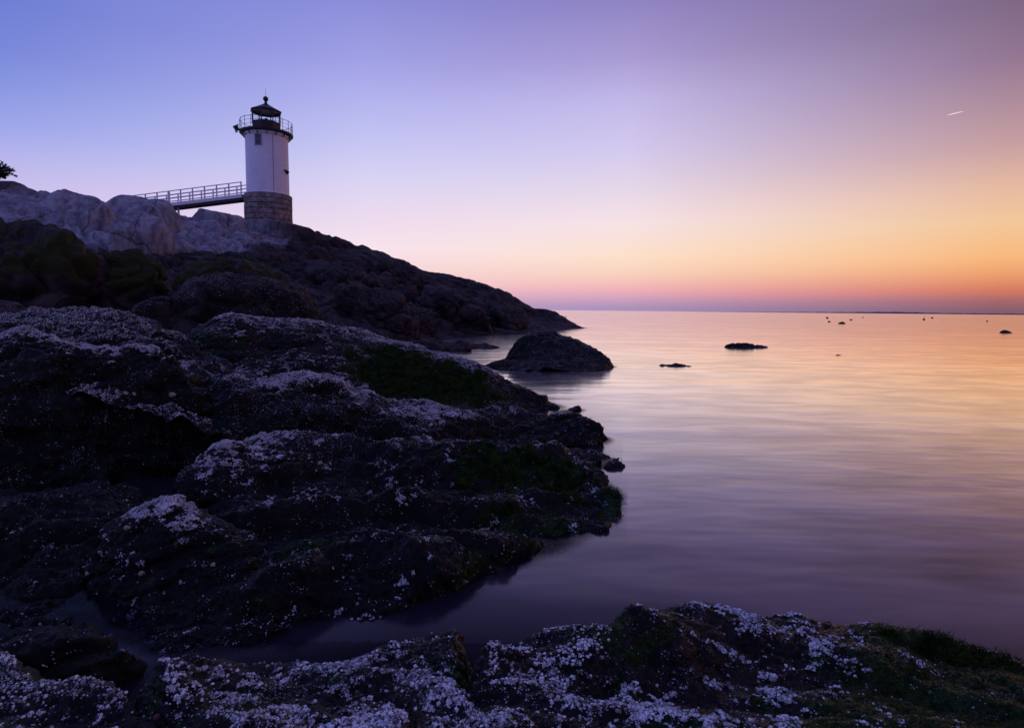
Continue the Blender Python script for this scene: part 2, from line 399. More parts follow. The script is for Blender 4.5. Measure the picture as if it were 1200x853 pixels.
# --- headland ----------------------------------------------------------------
crest = A_((-260,196,44),(-150,200,44),(-60,212,43),(0,226,42),(50,226,42),(120,240,44),(165,250,47),(210,262,51),(250,262,54),(285,266,55),(312,268,57),(340,269,57),(362,277,57.5),(376,275,58),(400,281,58.5),(440,293,59),(480,309,60),(500,321,60.5),(520,322,61),(560,332,61.5),(600,346,62),(618,359,62.5),(650,367,63),(672,379,62.5))
head = crest + behind(crest, 1.22, 3.0) + behind(crest[:-3], 1.6, 9) + \
  A_((-260,280,30),(-100,285,32),(0,288,33),(100,298,35),(200,300,38),(300,301,42),(360,312,45),(430,325,49),(500,343,53),(560,358,57),(620,373,60)) + \
  A_((-260,335,20),(-100,338,22),(0,342,24),(100,345,25),(200,345,27),(300,350,30),(380,350,33),(390,372,30),(430,352,40),(450,374,38),(480,340,48),(520,374,46),(560,379,51)) + \
  [Vector((-18, 12, 1.1)), Vector((-12, 12, 1.0)), Vector((-8, 12, .9)), Vector((-5, 13, .6)), Vector((-3.4, 16, .3)), Vector((-5, 22, 1.0))] + \
  W((440,408),(480,404),(540,393.5),(600,391.5),(650,388.5),(684,384.6)) + S((450,425),(500,412),(560,402),(620,397),(680,390),(705,384.6),(760,384),(700,379), z=-1.0) + [Vector((7, 72, -1.5)), Vector((14, 66, -1.5)), Vector((0, 80, -2)), Vector((-20, 90, -2))]
def disp_head(P, N):
    Pa = P @ np.array(Matrix.Rotation(R(-20), 3, 'Z') @ Matrix.Rotation(R(14), 3, 'Y'))
    near = np.clip(P[:, 1] / 40, .5, 1.2); sc_ = sstep(-.6, 1.5, P[:, 2]) * .8 + .2
    w1 = .5 * fbm(P * .25, 3, 1)[:, None]
    f1, f2, i1 = worley(Pa * np.array([.20, .26, .42]) + w1, 3); b1 = np.clip((f2 - f1) * 3.2, 0, 1); b1 = b1 * (2 - b1)
    f1b, f2b, _ = worley(Pa * np.array([.55, .7, .95]) + w1 * 1.5, 9); b2 = np.clip((f2b - f1b) * 2.6, 0, 1); b2 = b2 * (2 - b2)
    fb = fbm(P * 1.1, 5, 5, ridge=True, gain=.55)
    pz = sstep(4.2, 5.4, P[:, 2]) * sstep(380, 330, P[:, 0] / P[:, 1] * 700 + 600)
    d = sc_ * (1.0 * (b1 - .75) + .75 * VAL[(i1 * 3) & 255] * b1 * .35 + .42 * (1 - .5 * pz) * (b2 - .7) + .38 * (1 - .72 * pz) * fb + .10 * fbm(P * 5, 3, 8))
    px = P[:, 0] / P[:, 1] * 700 + 600; row = 363 - (P[:, 2] - CAMH) / P[:, 1] * 700; cy = np.interp(px, [340, 376, 440, 520, 600, 620, 672], [269, 275, 293, 322, 346, 359, 379]); k = 1 - .66 * sstep(350, 420, px) * sstep(34, 8, row - cy)
    return d * .62 * near * k, .6 * (b2 - .6) + .6 * fb
def mask_head(P, N, conv):
    n = fbm(P * .35, 4, 77); n2 = fbm(P * 2.5, 4, 78)
    px = P[:, 0] / P[:, 1] * 700 + 600
    tide = 5.0 + .9 * n + .3 * n2 + sstep(230, 330, px) * 1.6 + sstep(330, 400, px) * 12 + sstep(12, 0, P[:, 1] - 26) * 2
    pale = sstep(-.35, .45, P[:, 2] - tide)
    moss = sstep(.05, .5, n + .4 * n2 + .1) * (1 - pale) * sstep(1.0, 2.0, P[:, 2]) * sstep(430, 250, px)
    barn = sstep(.35, .9, conv + .5 * n2 + 1.2 * (N[:, 2] - .55)) * .35 * (1 - pale) * sstep(.3, .8, P[:, 2]) * .5
    return barn, moss, pale * sstep(372, 300, px + 14 * n2)
o, _h = ledge('headland', head, -.95, .17, 11.5, 90, 900, 560, disp_head, mask_head, M_head, c=.012, zmin=-.6)
tag(o, kind='structure')

# --- barnacled ledges on the left ---------------------------------------------
ledges = {}
# back left shelf
cr = A_((-260,372,8.2),(-150,374,8.3),(-60,376,8.4),(0,375,8.5),(40,368,8.7),(80,365,8.9),(130,361,9),(160,367,9),(200,386,8.8),(235,402,8.5),(265,424,8.3),(300,446,8))
pts = cr + behind(cr, 1.12, .5) + behind(cr, 1.4, 1.4) + A_((-200,392,7.3),(0,391,7.4),(80,398,7.5),(160,410,7.7),(215,428,7.8),(270,455,7.6),(330,480,7.6)) + A_((-200,440,6.4),(0,440,6.4),(100,450,6.5),(200,470,6.7),(300,510,7)) 
o, g = ledge('rock_ledge', pts, -1.15, -.36, 6.2, 12, 480, 420, disp_ledge(1.0, .13, seed=2, nrm=(.3, -.45, .8)), mask_L(2, bias=.18), M_far)
tag(o, 'barnacle-whitened back shelf of rock at the far left, its crest level with the horizon', 'rock ledge'); ledges['a'] = (o, g)
# back right shelf running out to the water
cr = A_((215,402,9.3),(232,382,9.6),(250,370,9.9),(268,364,10),(300,369,10.2),(340,371,10.4),(380,377,10.6),(440,391,10.9),(500,407,11.2),(560,427,11.4),(600,444,11.4),(630,459,11.2),(648,472,11.0))
pts = cr + behind(cr, 1.1, .5) + behind(cr, 1.35, 1.8) + A_((220,430,8.8),(250,425,8.9),(300,420,9.2),(350,425,9.4),(420,440,9.6),(480,452,9.8),(540,462,10.1),(600,473,10.4),(635,479,10.7)) + \
   A_((220,480,8),(300,470,8.2),(400,480,8.5),(500,490,8.9),(580,496,9.3)) + S((600,510),(640,500),(665,488),(680,472),(660,455),(620,432), z=-.6) + W((654,477))
def greenL2(P, N, b, m, n, n2):
    c = at(505, 440, 10.1); d = dist2(P, c, 1.35, .95) + .7 * n2 + .3 * n
    k = sstep(1.5, .45, d); return b * (1 - .75 * k) * (1 - .3 * sstep(-1.2, .2, P[:, 0])), np.maximum(m * .5, k)
o, g = ledge('rock_ledge', pts, -.60, .13, 7.8, 14, 620, 420, disp_ledge(1.0, .10, seed=5, nrm=(.25, -.4, .8)), mask_L(5, bias=.20, fn=greenL2), M_far)
tag(o, 'back ledge sloping down to the sea, with a patch of green weed on its shoulder', 'rock ledge'); ledges['b'] = (o, g)
# main ledge
cr = A_((-300,384,6.8),(-150,386,6.9),(0,392,7),(60,397,7.05),(120,415,7.1),(200,438,7.3),(270,455,7.5),(350,449,8),(430,461,8.2),(520,471,8.5),(600,480,8.7),(650,484,8.7),(685,492,8.6),(706,506,8.4),(714,525,8.1))
pts = cr + behind(cr, 1.07, .45) + behind(cr, 1.3, 1.6) + A_((-300,430,6.1),(-100,425,6.2),(0,425,6.3),(60,455,6.15),(120,462,6.3),(180,470,6.4),(225,478,6.5),(262,486,6.8),(300,472,7.1),(380,482,7.2),(460,490,7.4),(540,500,7.6),(620,508,7.8),(680,522,7.9),(705,538,7.8)) + \
   A_((-300,500,5.5),(-100,500,5.5),(-60,452,6.1),(0,456,6.1),(0,500,5.95),(60,512,6.02),(130,528,6.16),(180,540,6.26),(222,552,6.34),(240,556,6.3),(256,528,6.5),(120,555,5.3),(190,570,5.2),(230,575,5.3),(300,530,6.4),(400,540,6.6),(500,545,6.9),(600,550,7.1)) + \
   A_((-300,610,4.2),(-100,600,4.3),(0,590,4.35),(100,590,4.5),(200,600,4.6),(300,600,5.1)) + A_((-300,720,3.3),(-100,715,3.38),(0,705,3.45),(70,695,3.55),(200,650,4.1),(0,650,3.9),(-150,660,3.8)) + \
   W((-200,815),(0,808),(60,812),(110,806),(150,785)) + A_((0,750,3.05),(80,760,3.0),(-120,750,3.1)) + S((-200,850),(0,840),(100,835),(200,775),(300,740),(400,720), z=-.6) + S((740,545),(735,515),(712,492),(690,478),(660,560), z=-.6) + W((719,545))
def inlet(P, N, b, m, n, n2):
    k = sstep(1.05, .55, P[:, 2] + .35 * n) * sstep(-.8, -2.2, P[:, 0]); return b * (1 - .9 * k), m * .35, k  # shade of the hollow and dark inlet put into the colour with the wrack
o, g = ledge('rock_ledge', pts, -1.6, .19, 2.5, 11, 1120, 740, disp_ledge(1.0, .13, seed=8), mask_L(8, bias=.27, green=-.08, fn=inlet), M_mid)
tag(o, 'big main ledge crusted with white barnacles, dark hollow in its left face', 'rock ledge'); ledges['c'] = (o, g)
# lower lobe
cr = A_((215,560,5.3),(250,528,5.7),(320,515,5.9),(400,512,6.1),(480,516,6.3),(560,522,6.4),(640,530,6.4),(685,543,6.2),(708,556,6.0),(719,574,5.8))
pts = cr + behind(cr, 1.06, .30) + behind(cr, 1.22, 1.1) + A_((230,600,4.9),(320,560,5.3),(400,555,5.5),(480,552,5.8),(560,555,5.9),(640,558,5.9),(690,570,5.8)) + \
   A_((300,620,4.35),(380,600,4.65),(460,590,4.85),(540,590,5.05),(620,594,5.2),(680,600,5.2)) + A_((330,670,3.8),(400,655,3.98),(480,640,4.2),(560,630,4.42),(640,625,4.65)) + \
   W((719,596),(700,616),(650,640),(590,660),(520,685),(450,703),(390,715),(340,725)) + S((745,598),(730,630),(670,665),(600,690),(520,715),(440,735),(360,755),(740,570), z=-.55)
def lobe(P, N, b, m, n, n2):
    c = at(640, 560, 5.9); d = dist2(P, c, 1.0, .8); k = .8 * sstep(.85, .0, d + 1.1 * n2 + .6 * n)
    return b * (1 - .4 * k) * (.35 + .65 * sstep(.3, .75, P[:, 2])), np.maximum(m * .6, k * .9)
o, g = ledge('rock_ledge', pts, -.66, .20, 2.9, 8, 780, 640, disp_ledge(1.15, .105, seed=13), mask_L(13, bias=.26, green=-.08, fn=lobe), M_mid)
tag(o, 'rounded lower ledge bulging into the water, dark with weed below its white crest', 'rock ledge'); ledges['d'] = (o, g)
# pyramid hump
cr = A_((88,700,3.7),(98,665,3.75),(115,632,3.85),(140,606,3.9),(170,592,3.95),(200,583,4),(235,597,4),(285,625,3.95),(312,652,3.85),(322,690,3.7))
pts = cr + behind(cr, 1.08, .16) + behind(cr, 1.22, .75) + A_((110,705,3.5),(150,660,3.6),(200,640,3.7),(250,655,3.65),(295,690,3.5)) + A_((130,725,3.35),(200,705,3.4),(270,715,3.35)) + \
   W((80,728),(120,745),(200,762),(290,752),(330,735)) + S((60,745),(120,775),(200,795),(300,785),(360,745), z=-.4)
o, g = ledge('hump_rock', pts, -.86, -.30, 2.5, 5.2, 480, 470, disp_ledge(1.8, .06, seed=17), mask_L(17, bias=.26, green=-.25, fs=1.6), M_mid)
tag(o, 'pyramid-shaped barnacled hump of rock standing in the dark inlet, dotted with snails', 'rock'); ledges['e'] = (o, g)

# --- foreground ledges ----------------------------------------------------------
def fore(label, cr, front, sub, u0, u1, nu, seed, bias, fn=None, amp=.030, y1=3.1, y0=.75):
    pts = cr + behind(cr, 1.06, .10) + behind(cr, 1.25, .55) + front + sub
    o, g = ledge('foreground_ledge', pts, u0, u1, y0, y1, nu, 560, disp_ledge(3.0, amp, seed=seed, nrm=(-.2, -.5, .8), sf=1.3, off=-.6, stw=1.5), mask_L(seed, bias=bias, fs=2.6, fn=fn), M_near)
    tag(o, label, 'rock ledge'); return o, g
lo = lambda *xs: [Vector((x, .72, .62)) for x in xs]
cr = A_((-300,720,2.1),(-150,738,2.0),(-60,748,2.0),(0,756,2.0),(28,770,1.95),(60,793,1.85),(95,800,1.8),(125,803,1.8),(150,818,1.72),(185,850,1.6))
ledges['f'] = fore('low barnacle-covered ledge filling the bottom left corner of the view', cr, A_((-300,830,1.5),(-100,830,1.5),(0,825,1.55),(80,840,1.5),(150,865,1.42),(-100,950,1.15),(100,970,1.1)), lo(-1.5, -.9, -.4), -1.7, -.52, 760, 23, .02)
cr = A_((140,850,1.62),(153,815,1.7),(168,785,1.8),(190,763,1.86),(215,755,1.9),(255,756,1.9),(285,768,1.9),(310,774,1.92),(350,768,1.96),(400,765,2),(440,746,2.05),(490,737,2.1),(530,736,2.1),(548,752,2.05),(560,790,1.9),(575,830,1.75))
ledges['g'] = fore('double-humped foreground ledge left of centre, edged with a line of white barnacles', cr, A_((170,840,1.56),(250,800,1.7),(330,815,1.68),(420,800,1.75),(500,775,1.88),(530,800,1.75),(250,860,1.42),(400,860,1.48),(500,850,1.5),(300,960,1.12),(520,960,1.12)), lo(-.5, -.1), -.70, .02, 620, 29, -.08)
cr = A_((535,840,1.6),(548,795,1.82),(560,773,1.95),(580,762,2.02),(610,749,2.1),(640,739,2.12),(670,738,2.13),(705,744,2.12),(725,758,2.05),(745,790,1.85),(760,830,1.65))
ledges['h'] = fore('weed-hung foreground rock at bottom centre, between the paler ledges', cr, A_((570,820,1.65),(620,790,1.8),(670,790,1.8),(715,800,1.78),(600,860,1.42),(680,850,1.48),(740,870,1.42),(620,950,1.15)), lo(-.1, .2), -.12, .27, 420, 37, -.12)
def weedy(P, N, b, m, n, n2):
    u = P[:, 0] / P[:, 1]; k = sstep(.50, .66, u + .08 * n2 + .05 * n - .12 * (P[:, 1] - 1.9)); return b * (1 - .85 * k), np.maximum(m, k)
cr = A_((680,830,1.7),(695,785,1.92),(712,748,2.12),(735,735,2.26),(765,722,2.36),(800,713,2.4),(832,709,2.42),(858,716,2.4),(900,719,2.4),(960,724,2.4),(1010,729,2.4),(1050,733,2.4),(1100,744,2.36),(1150,756,2.3),(1200,770,2.22),(1260,795,2.1),(1340,840,1.95))
ledges['i'] = fore('large pale-crusted foreground ledge at bottom right, its right end under dark green weed', cr, A_((720,820,1.68),(780,790,1.85),(850,780,1.95),(930,785,1.95),(1020,795,1.92),(1100,800,1.92),(1200,820,1.82),(760,870,1.42),(900,870,1.45),(1050,880,1.45),(1200,920,1.38),(800,980,1.1),(1100,1000,1.1)), lo(.2, .6, 1.0, 1.4), .10, 1.6, 1150, 43, -.30, fn=weedy)

# ------------------------------------------------------------------ boulders
def ico(sub):
    import bmesh
    bm = bmesh.new(); bmesh.ops.create_icosphere(bm, subdivisions=sub, radius=1)
    V = np.array([v.co[:] for v in bm.verts]); Fs = np.array([[v.index for v in f.verts] for f in bm.faces]); bm.free(); return V, Fs
ICO = {k: ico(k) for k in (4, 5, 6)}
def boulder(name, label, cat, x0, x1, yt, Y, depth=1.0, zbot=None, seed=0, sub=6, p=9, planes=14, amp=.05, fr=2.0, mat=None, rz=0, tilt=(0, 0), maskf=None, flatten=1.0, group=None, ybot=None):
    c0 = at((x0 + x1) / 2, yt, Y); wd = (x1 - x0) * Y / F
    zt = c0.z; zb = zbot if zbot is not None else zt - wd
    if ybot is not None: zb = at((x0 + x1) / 2, ybot, Y).z
    hx, hz, hy = wd / 2, (zt - zb) / 2, wd / 2 * depth
    V, Fs = ICO[sub]; rr = np.random.RandomState(seed + 100)
    nr = rr.randn(planes, 3); nr[:, 2] = np.abs(nr[:, 2]) * .8; nr /= np.linalg.norm(nr, axis=1)[:, None]
    hh = .80 + .22 * rr.rand(planes)
    nr = np.vstack([nr, [(1, 0, 0), (-1, 0, 0), (0, 1, 0), (0, -1, 0), (0, 0, 1), (0, 0, -1)]]); hh = np.append(hh, [1, 1, 1, 1, 1, 1])
    D = np.clip(V @ nr.T / hh, 0, None); r = (D ** p).sum(1) ** (-1 / p)
    P = V * r[:, None]; P /= np.abs(P).max(0)
    P = P * np.array([hx, hy, hz])
    M = np.array(Matrix.Rotation(R(rz), 3, 'Z') @ Matrix.Rotation(R(tilt[0]), 3, 'Y') @ Matrix.Rotation(R(tilt[1]), 3, 'X')); P = P @ M.T
    c = np.array([c0.x, Y + hy * .5, (zt + zb) / 2]); Wd = P + c
    N = V * np.array([1 / hx, 1 / hy, 1 / hz]); N /= np.linalg.norm(N, axis=1)[:, None]
    q = Wd * (fr / wd * 2)
    f1, f2, _ = worley(q * .9 + .4 * fbm(q, 2, seed)[:, None], seed)
    cv = fbm(q * 1.6, 7, seed + 1, ridge=True, gain=.55)
    k1, k2, ki = worley(q * np.array([.42, .42, .7]) + .3 * fbm(q * .8, 3, seed + 7)[:, None], seed + 9); e_ = np.clip((k2 - k1) * 3.2, 0, 1); e_ = e_ * (2 - e_)
    d = wd * amp * (.8 * fbm(q * .6, 3, seed + 2) + .42 * cv + .40 * np.clip((f2 - f1) * 2, 0, .8) + .9 * (e_ - .8) + .45 * VAL[(ki * 3) & 255] * e_)
    Wd = Wd + N * d[:, None]
    barn, moss, pale = (maskf or (lambda P, N, c: (np.zeros(len(P)),) * 3))(Wd, N, cv)
    loc = np.array([c0.x, Y + hy * .5, zb])
    o = mesh_np(name, Wd - loc, Fs, mat or M_head, attrs={'barn': barn, 'moss': moss, 'pale': pale}); o.location = loc
    tag(o, label, cat, group); return o
def mk(pale=0, moss=0, barn=0, tide=None):
    def f(P, N, cv):
        n = fbm(P * .7, 4, 90); n2 = fbm(P * 3, 3, 91)
        pl = np.full(len(P), float(pale))
        if tide is not None: pl = pl * sstep(-.5, .5, P[:, 2] - tide - .8 * n - .4 * n2) * sstep(368, 300, P[:, 0] / P[:, 1] * 700 + 600 + 14 * n2)
        return np.clip(barn * sstep(.1, .8, .5 + cv * .6 + n2 * .5 + (N[:, 2] - .6)), 0, 1), sstep(.5, .9, moss + .6 * n + .3 * n2 + .35 * (N[:, 2] - .5)), pl
    return f
g_ = 'pale granite blocks along the ridge'
B = boulder
B('granite_block', 'brownish weathered rock under the dark branch at the far left', 'boulder', -125, 42, 198, 43, .8, seed=1, mat=M_head, maskf=mk(.55, tide=5), ybot=300, p=13, planes=16, amp=.035)
B('granite_block', 'broad pale granite block with a flat top, left end of the ridge', 'boulder', 22, 108, 216, 41, .8, seed=31, maskf=mk(1, tide=4.6), ybot=312, p=34, planes=14, amp=.022, group=g_)
B('granite_block', 'tall pale granite block with a smooth upright face, second from the left of the ridge', 'boulder', 66, 128, 226, 38.5, .8, seed=12, maskf=mk(1, tide=4.7), ybot=312, p=34, planes=14, amp=.022, group=g_)
B('granite_block', 'rounded pale granite block just left of the foot of the footbridge', 'boulder', 94, 206, 227, 42, .8, seed=23, maskf=mk(1, tide=4.8), ybot=315, p=26, planes=16, amp=.024, tilt=(7, 0), group=g_)
B('granite_block', 'pointed bright granite block in front of the ridge, below the bridge foot', 'boulder', 128, 192, 249, 37, .8, seed=44, maskf=mk(1, tide=4.6), ybot=312, p=34, planes=12, amp=.022, rz=20, tilt=(5, 8), group=g_)
B('granite_block', 'low grey granite block directly under the footbridge', 'boulder', 180, 236, 258, 44, .8, seed=35, maskf=mk(1, tide=5.0), ybot=310, p=12, planes=12, amp=.03, group=g_)
B('granite_block', 'angular granite block left of the tower base', 'boulder', 216, 292, 246, 49, .7, seed=26, maskf=mk(1, tide=5.8), ybot=310, p=30, planes=13, amp=.024, tilt=(7, 0), group=g_)
B('granite_block', 'sloping granite slab at the foot of the lighthouse', 'boulder', 262, 362, 258, 50.5, .6, seed=47, maskf=mk(.7, tide=6.6), ybot=312, p=30, planes=13, amp=.024, tilt=(9, 0), group=g_)
# dark boulders between the ridge and the barnacled ledge
B('mossy_boulder', 'huge dark mossy boulder at the left edge, below the pale ridge', 'boulder', -130, 84, 254, 17, .8, seed=3, mat=M_mossb, maskf=mk(0, .60, .0), ybot=420, p=12, planes=12, amp=.065, fr=3.2, tilt=(11, 4))
B('mossy_boulder', 'round-topped dark boulder with olive moss, right of the huge one', 'boulder', 78, 184, 293, 18.5, .9, seed=4, mat=M_mossb, maskf=mk(0, .70, .0), ybot=410, p=12, planes=10, amp=.065, fr=3, tilt=(5, 6))
B('mossy_boulder', 'long mossy hump behind the lichen-edged boulder', 'boulder', 172, 352, 298, 18, .6, seed=55, mat=M_mossb, maskf=mk(0, .70, .0), ybot=420, p=11, planes=12, amp=.065, fr=3.2, tilt=(9, 0))
B('dark_boulder', 'big dark boulder with a pale lichen rim, in front of the long mossy hump', 'boulder', 186, 360, 317, 13.5, .7, seed=6, mat=M_mossb, maskf=mk(0, .40, .12), ybot=425, p=11, planes=11, amp=.05, fr=3, tilt=(5, 5))
B('dark_boulder', 'small dark boulder wedged at the left edge above the barnacled shelf', 'boulder', -70, 26, 346, 12, .8, seed=17, mat=M_mossb, maskf=mk(0, .25, .1), ybot=420, p=8, planes=12, amp=.03)
B('dark_boulder', 'small dark boulder in the gap left of the lichen-edged boulder', 'boulder', 150, 205, 340, 13, .8, seed=18, mat=M_mossb, maskf=mk(0, .2, .2), ybot=420, p=8, planes=12, amp=.04)
for i, (a, b, t_, yb, Y, dp, rz, ti, lab) in enumerate([
    (345, 436, 306, 372, 41, .9, 20, (12, 0), 'brown shore boulder under the headland crest, leftmost of the shore boulders'),
    (396, 486, 342, 402, 32, .7, -15, (14, 5), 'lumpy brown shore boulder just behind the barnacled back ledge'),
    (462, 508, 362, 402, 37, .9, 30, (5, 0), 'squat shore boulder near the waterline, between two larger neighbours'),
    (482, 575, 336, 396, 45, .8, 10, (16, 0), 'tall dark shore boulder under the middle of the headland'),
    (556, 622, 356, 394, 50, .9, -20, (14, 0), 'dark shore boulder nearest the tip of the headland'),
    (424, 500, 306, 350, 52, .9, 25, (15, 0), 'blocky outcrop halfway down the headland slope')]):
    B('shore_boulder', lab, 'boulder', a, b, t_, Y, dp, seed=160 + i * 7, mat=M_head, maskf=mk(0, .05, .3), ybot=yb, p=14, planes=9, amp=.07, sub=6, fr=3.5, rz=rz, tilt=ti, group='brown boulders on the headland shore')

# boulder in the water
cr = A_((599,423,19.2),(602,407,19.3),(609,396,19.4),(618,391,19.5),(629,389.3,19.6),(642,389.5,19.7),(660,394,19.7),(680,401,19.6),(697,409,19.4),(708,416,19.1),(713,426,18.9))
pts = cr + behind(cr, 1.06, .35) + behind(cr, 1.16, 1.9) + A_((606,426,18.9),(620,410,19.0),(635,405,19.1),(660,406,19.1),(690,416,19.0),(705,424,18.8)) + A_((575,428,18.9),(590,426,19.0)) + \
   W((560,429),(580,432),(610,435),(650,436.5),(690,435),(713,432)) + S((550,433),(580,439),(640,445),(690,442),(730,432),(722,420),(560,420),(590,412), z=-.7)
def disp_b(P, N):
    f1, f2, _ = worley(P * 1.6 + .4 * fbm(P * 1.5, 2, 4)[:, None], 5); r = fbm(P * 3, 5, 6, ridge=True)
    d = (.06 * np.clip((f2 - f1) * 2, 0, 1) + .07 * r + .02 * fbm(P * 14, 3, 9)) * sstep(-.5, .2, P[:, 2] + .3); return d - .05, r
o, g = ledge('sea_boulder', pts, -.08, .20, 17.5, 24, 520, 300, disp_b, lambda P, N, c: (sstep(.35, 1.1, .6 * c + .4 * fbm(P * 3, 3, 4) + N[:, 2] - .35) * .10, sstep(.3, .8, fbm(P * 1.5, 3, 7) + .2) * .5, np.zeros(len(P))), M_far, c=.01)
tag(o, 'large dome-shaped dark boulder standing in the shallow water off the headland', 'boulder')
def skerry(label, x0, x1, yt, yb, seed, name='skerry_rock', group=None, cat='rock', depth=.8, sub=5, mat=None, barn=.1, p=6):
    wl = onz((x0 + x1) / 2, yb); Y = wl.y + 0.0
    wd = (x1 - x0) * Y / F
    o = B(name, label, cat, x0, x1, yt, Y, depth, zbot=-.35, seed=seed, sub=sub, mat=mat or M_mossb, maskf=mk(0, .1, barn), p=p, planes=12, amp=.05, fr=3, group=group); return o
skerry('low flat rock awash in open water right of the dome-shaped boulder', 852, 910, 403.5, 407.5, 70, depth=.4)
skerry('tiny dark rock barely breaking the surface, left of the flat awash rock', 768, 820, 427.6, 429.4, 71, depth=.4)
skerry('dark rock stub at the waterline beside the main ledge', 708, 740, 538, 549, 72, depth=.9)
skerry('small stone at the tip of the sloping back ledge', 638, 660, 473, 479, 73)
skerry('low slab of rock between the headland and the dome-shaped boulder', 520, 590, 401.5, 408, 74, depth=.5)
skerry('low spit of rock where the headland meets the water behind the back ledge', 470, 555, 399, 411, 75, depth=.5)
skerry('flat low rock joining the dome-shaped boulder on its left', 556, 622, 424, 431, 76, depth=.5)
skerry('squat dark rock standing alone at the far right of the water', 1174, 1188, 386.4, 390.3, 77, sub=4)
skerry('small hump of rock far out, largest of the specks under the horizon', 984, 993, 377, 379.6, 78, sub=4)
skerry('faint sliver of rock awash right of the flat awash rock', 976, 990, 414.8, 416.5, 79, sub=4, depth=.4)

# ------------------------------------------------------------------ water
nr_, na_ = 620, 900
rr_ = np.concatenate([np.geomspace(1.0, 80, nr_ - 60), np.geomspace(84, 45000, 60)])
ang = np.concatenate([np.linspace(-R(62), R(60), na_ - 80), np.linspace(R(64), R(294), 80)])
Rr, Aa = np.meshgrid(rr_, ang, indexing='ij'); X = Rr * np.sin(Aa); Yy = Rr * np.cos(Aa)
dep = np.full(X.shape, 1.5); near = (Rr < 80) & (Yy > .5)
xs, ys = X[near], Yy[near]; z = np.full(xs.shape, -1.5)
for fl, u0, u1, y0, y1 in FIELDS:
    mk_ = (xs / ys > u0) & (xs / ys < u1) & (ys > y0) & (ys < y1); z[mk_] = np.maximum(z[mk_], fl(xs[mk_], ys[mk_]))
dep[near] = -z
idx = np.arange(X.size).reshape(X.shape); nxt = np.roll(idx, -1, 1)
q = np.stack([idx[:-1], nxt[:-1], nxt[1:], idx[1:]], -1).reshape(-1, 4)[:, ::-1]
cen = len(X.ravel())
Vw = np.stack([X.ravel(), Yy.ravel(), np.zeros(X.size)], -1)
t = NT('sea water')
depth = t.attr('depth')
geo = t.co
s1 = t.noise(.10, 5, .6, vec=t.map((1, 2.6, 1), rot=(0, 0, .12))); s2 = t.noise(.6, 2.5, .5, vec=t.map((1, 2.4, 1), rot=(0, 0, -.2)), dist=.4); s3 = t.noise(4.5, 5, .7, vec=t.map((1, 1.8, 1), rot=(0, 0, -.35)), dist=.6)
n1 = t.bump(s1, 1.0, .05); n2 = t.bump(s2, .14, .04, n1); n3 = n2
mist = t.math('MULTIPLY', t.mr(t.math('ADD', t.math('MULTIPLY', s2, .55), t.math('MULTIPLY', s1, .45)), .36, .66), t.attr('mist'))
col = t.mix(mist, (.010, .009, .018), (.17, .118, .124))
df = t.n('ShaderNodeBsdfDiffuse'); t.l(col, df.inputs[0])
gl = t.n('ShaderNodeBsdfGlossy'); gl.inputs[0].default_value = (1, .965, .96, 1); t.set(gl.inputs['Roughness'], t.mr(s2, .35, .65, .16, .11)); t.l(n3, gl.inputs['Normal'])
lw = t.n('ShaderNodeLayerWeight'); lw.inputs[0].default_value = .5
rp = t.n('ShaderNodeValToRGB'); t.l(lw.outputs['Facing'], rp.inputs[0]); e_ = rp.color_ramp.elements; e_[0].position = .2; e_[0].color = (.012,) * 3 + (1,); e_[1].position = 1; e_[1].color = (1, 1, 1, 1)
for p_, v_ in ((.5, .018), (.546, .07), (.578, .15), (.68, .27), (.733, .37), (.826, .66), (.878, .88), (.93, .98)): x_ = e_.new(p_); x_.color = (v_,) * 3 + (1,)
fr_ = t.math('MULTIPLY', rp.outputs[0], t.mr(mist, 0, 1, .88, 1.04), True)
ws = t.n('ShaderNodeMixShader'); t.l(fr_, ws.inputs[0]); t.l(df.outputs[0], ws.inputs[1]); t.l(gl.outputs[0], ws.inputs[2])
tr = t.n('ShaderNodeBsdfTransparent'); tr.inputs[0].default_value = (.55, .55, .7, 1)
mx = t.n('ShaderNodeMixShader'); dn = t.math('ADD', depth, t.math('MULTIPLY', t.math('SUBTRACT', s3, .5), .10)); fac = t.mr(dn, -.02, .28, .12, 1.0)
t.l(fac, mx.inputs[0]); t.l(tr.outputs[0], mx.inputs[1]); t.l(ws.outputs[0], mx.inputs[2]); t.l(mx.outputs[0], t.out.inputs[0])
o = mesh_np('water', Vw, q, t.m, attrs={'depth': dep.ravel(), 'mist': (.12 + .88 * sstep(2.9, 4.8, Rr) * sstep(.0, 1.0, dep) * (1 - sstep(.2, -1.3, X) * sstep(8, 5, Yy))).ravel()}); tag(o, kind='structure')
mb = MB(); mb.add([(-50000, -50000, -2.6), (50000, -50000, -2.6), (50000, 50000, -2.6), (-50000, 50000, -2.6)], [(0, 1, 2, 3)])
o = mb.build('seabed', flat('seabed sand', (.02, .02, .03))); tag(o, kind='structure')

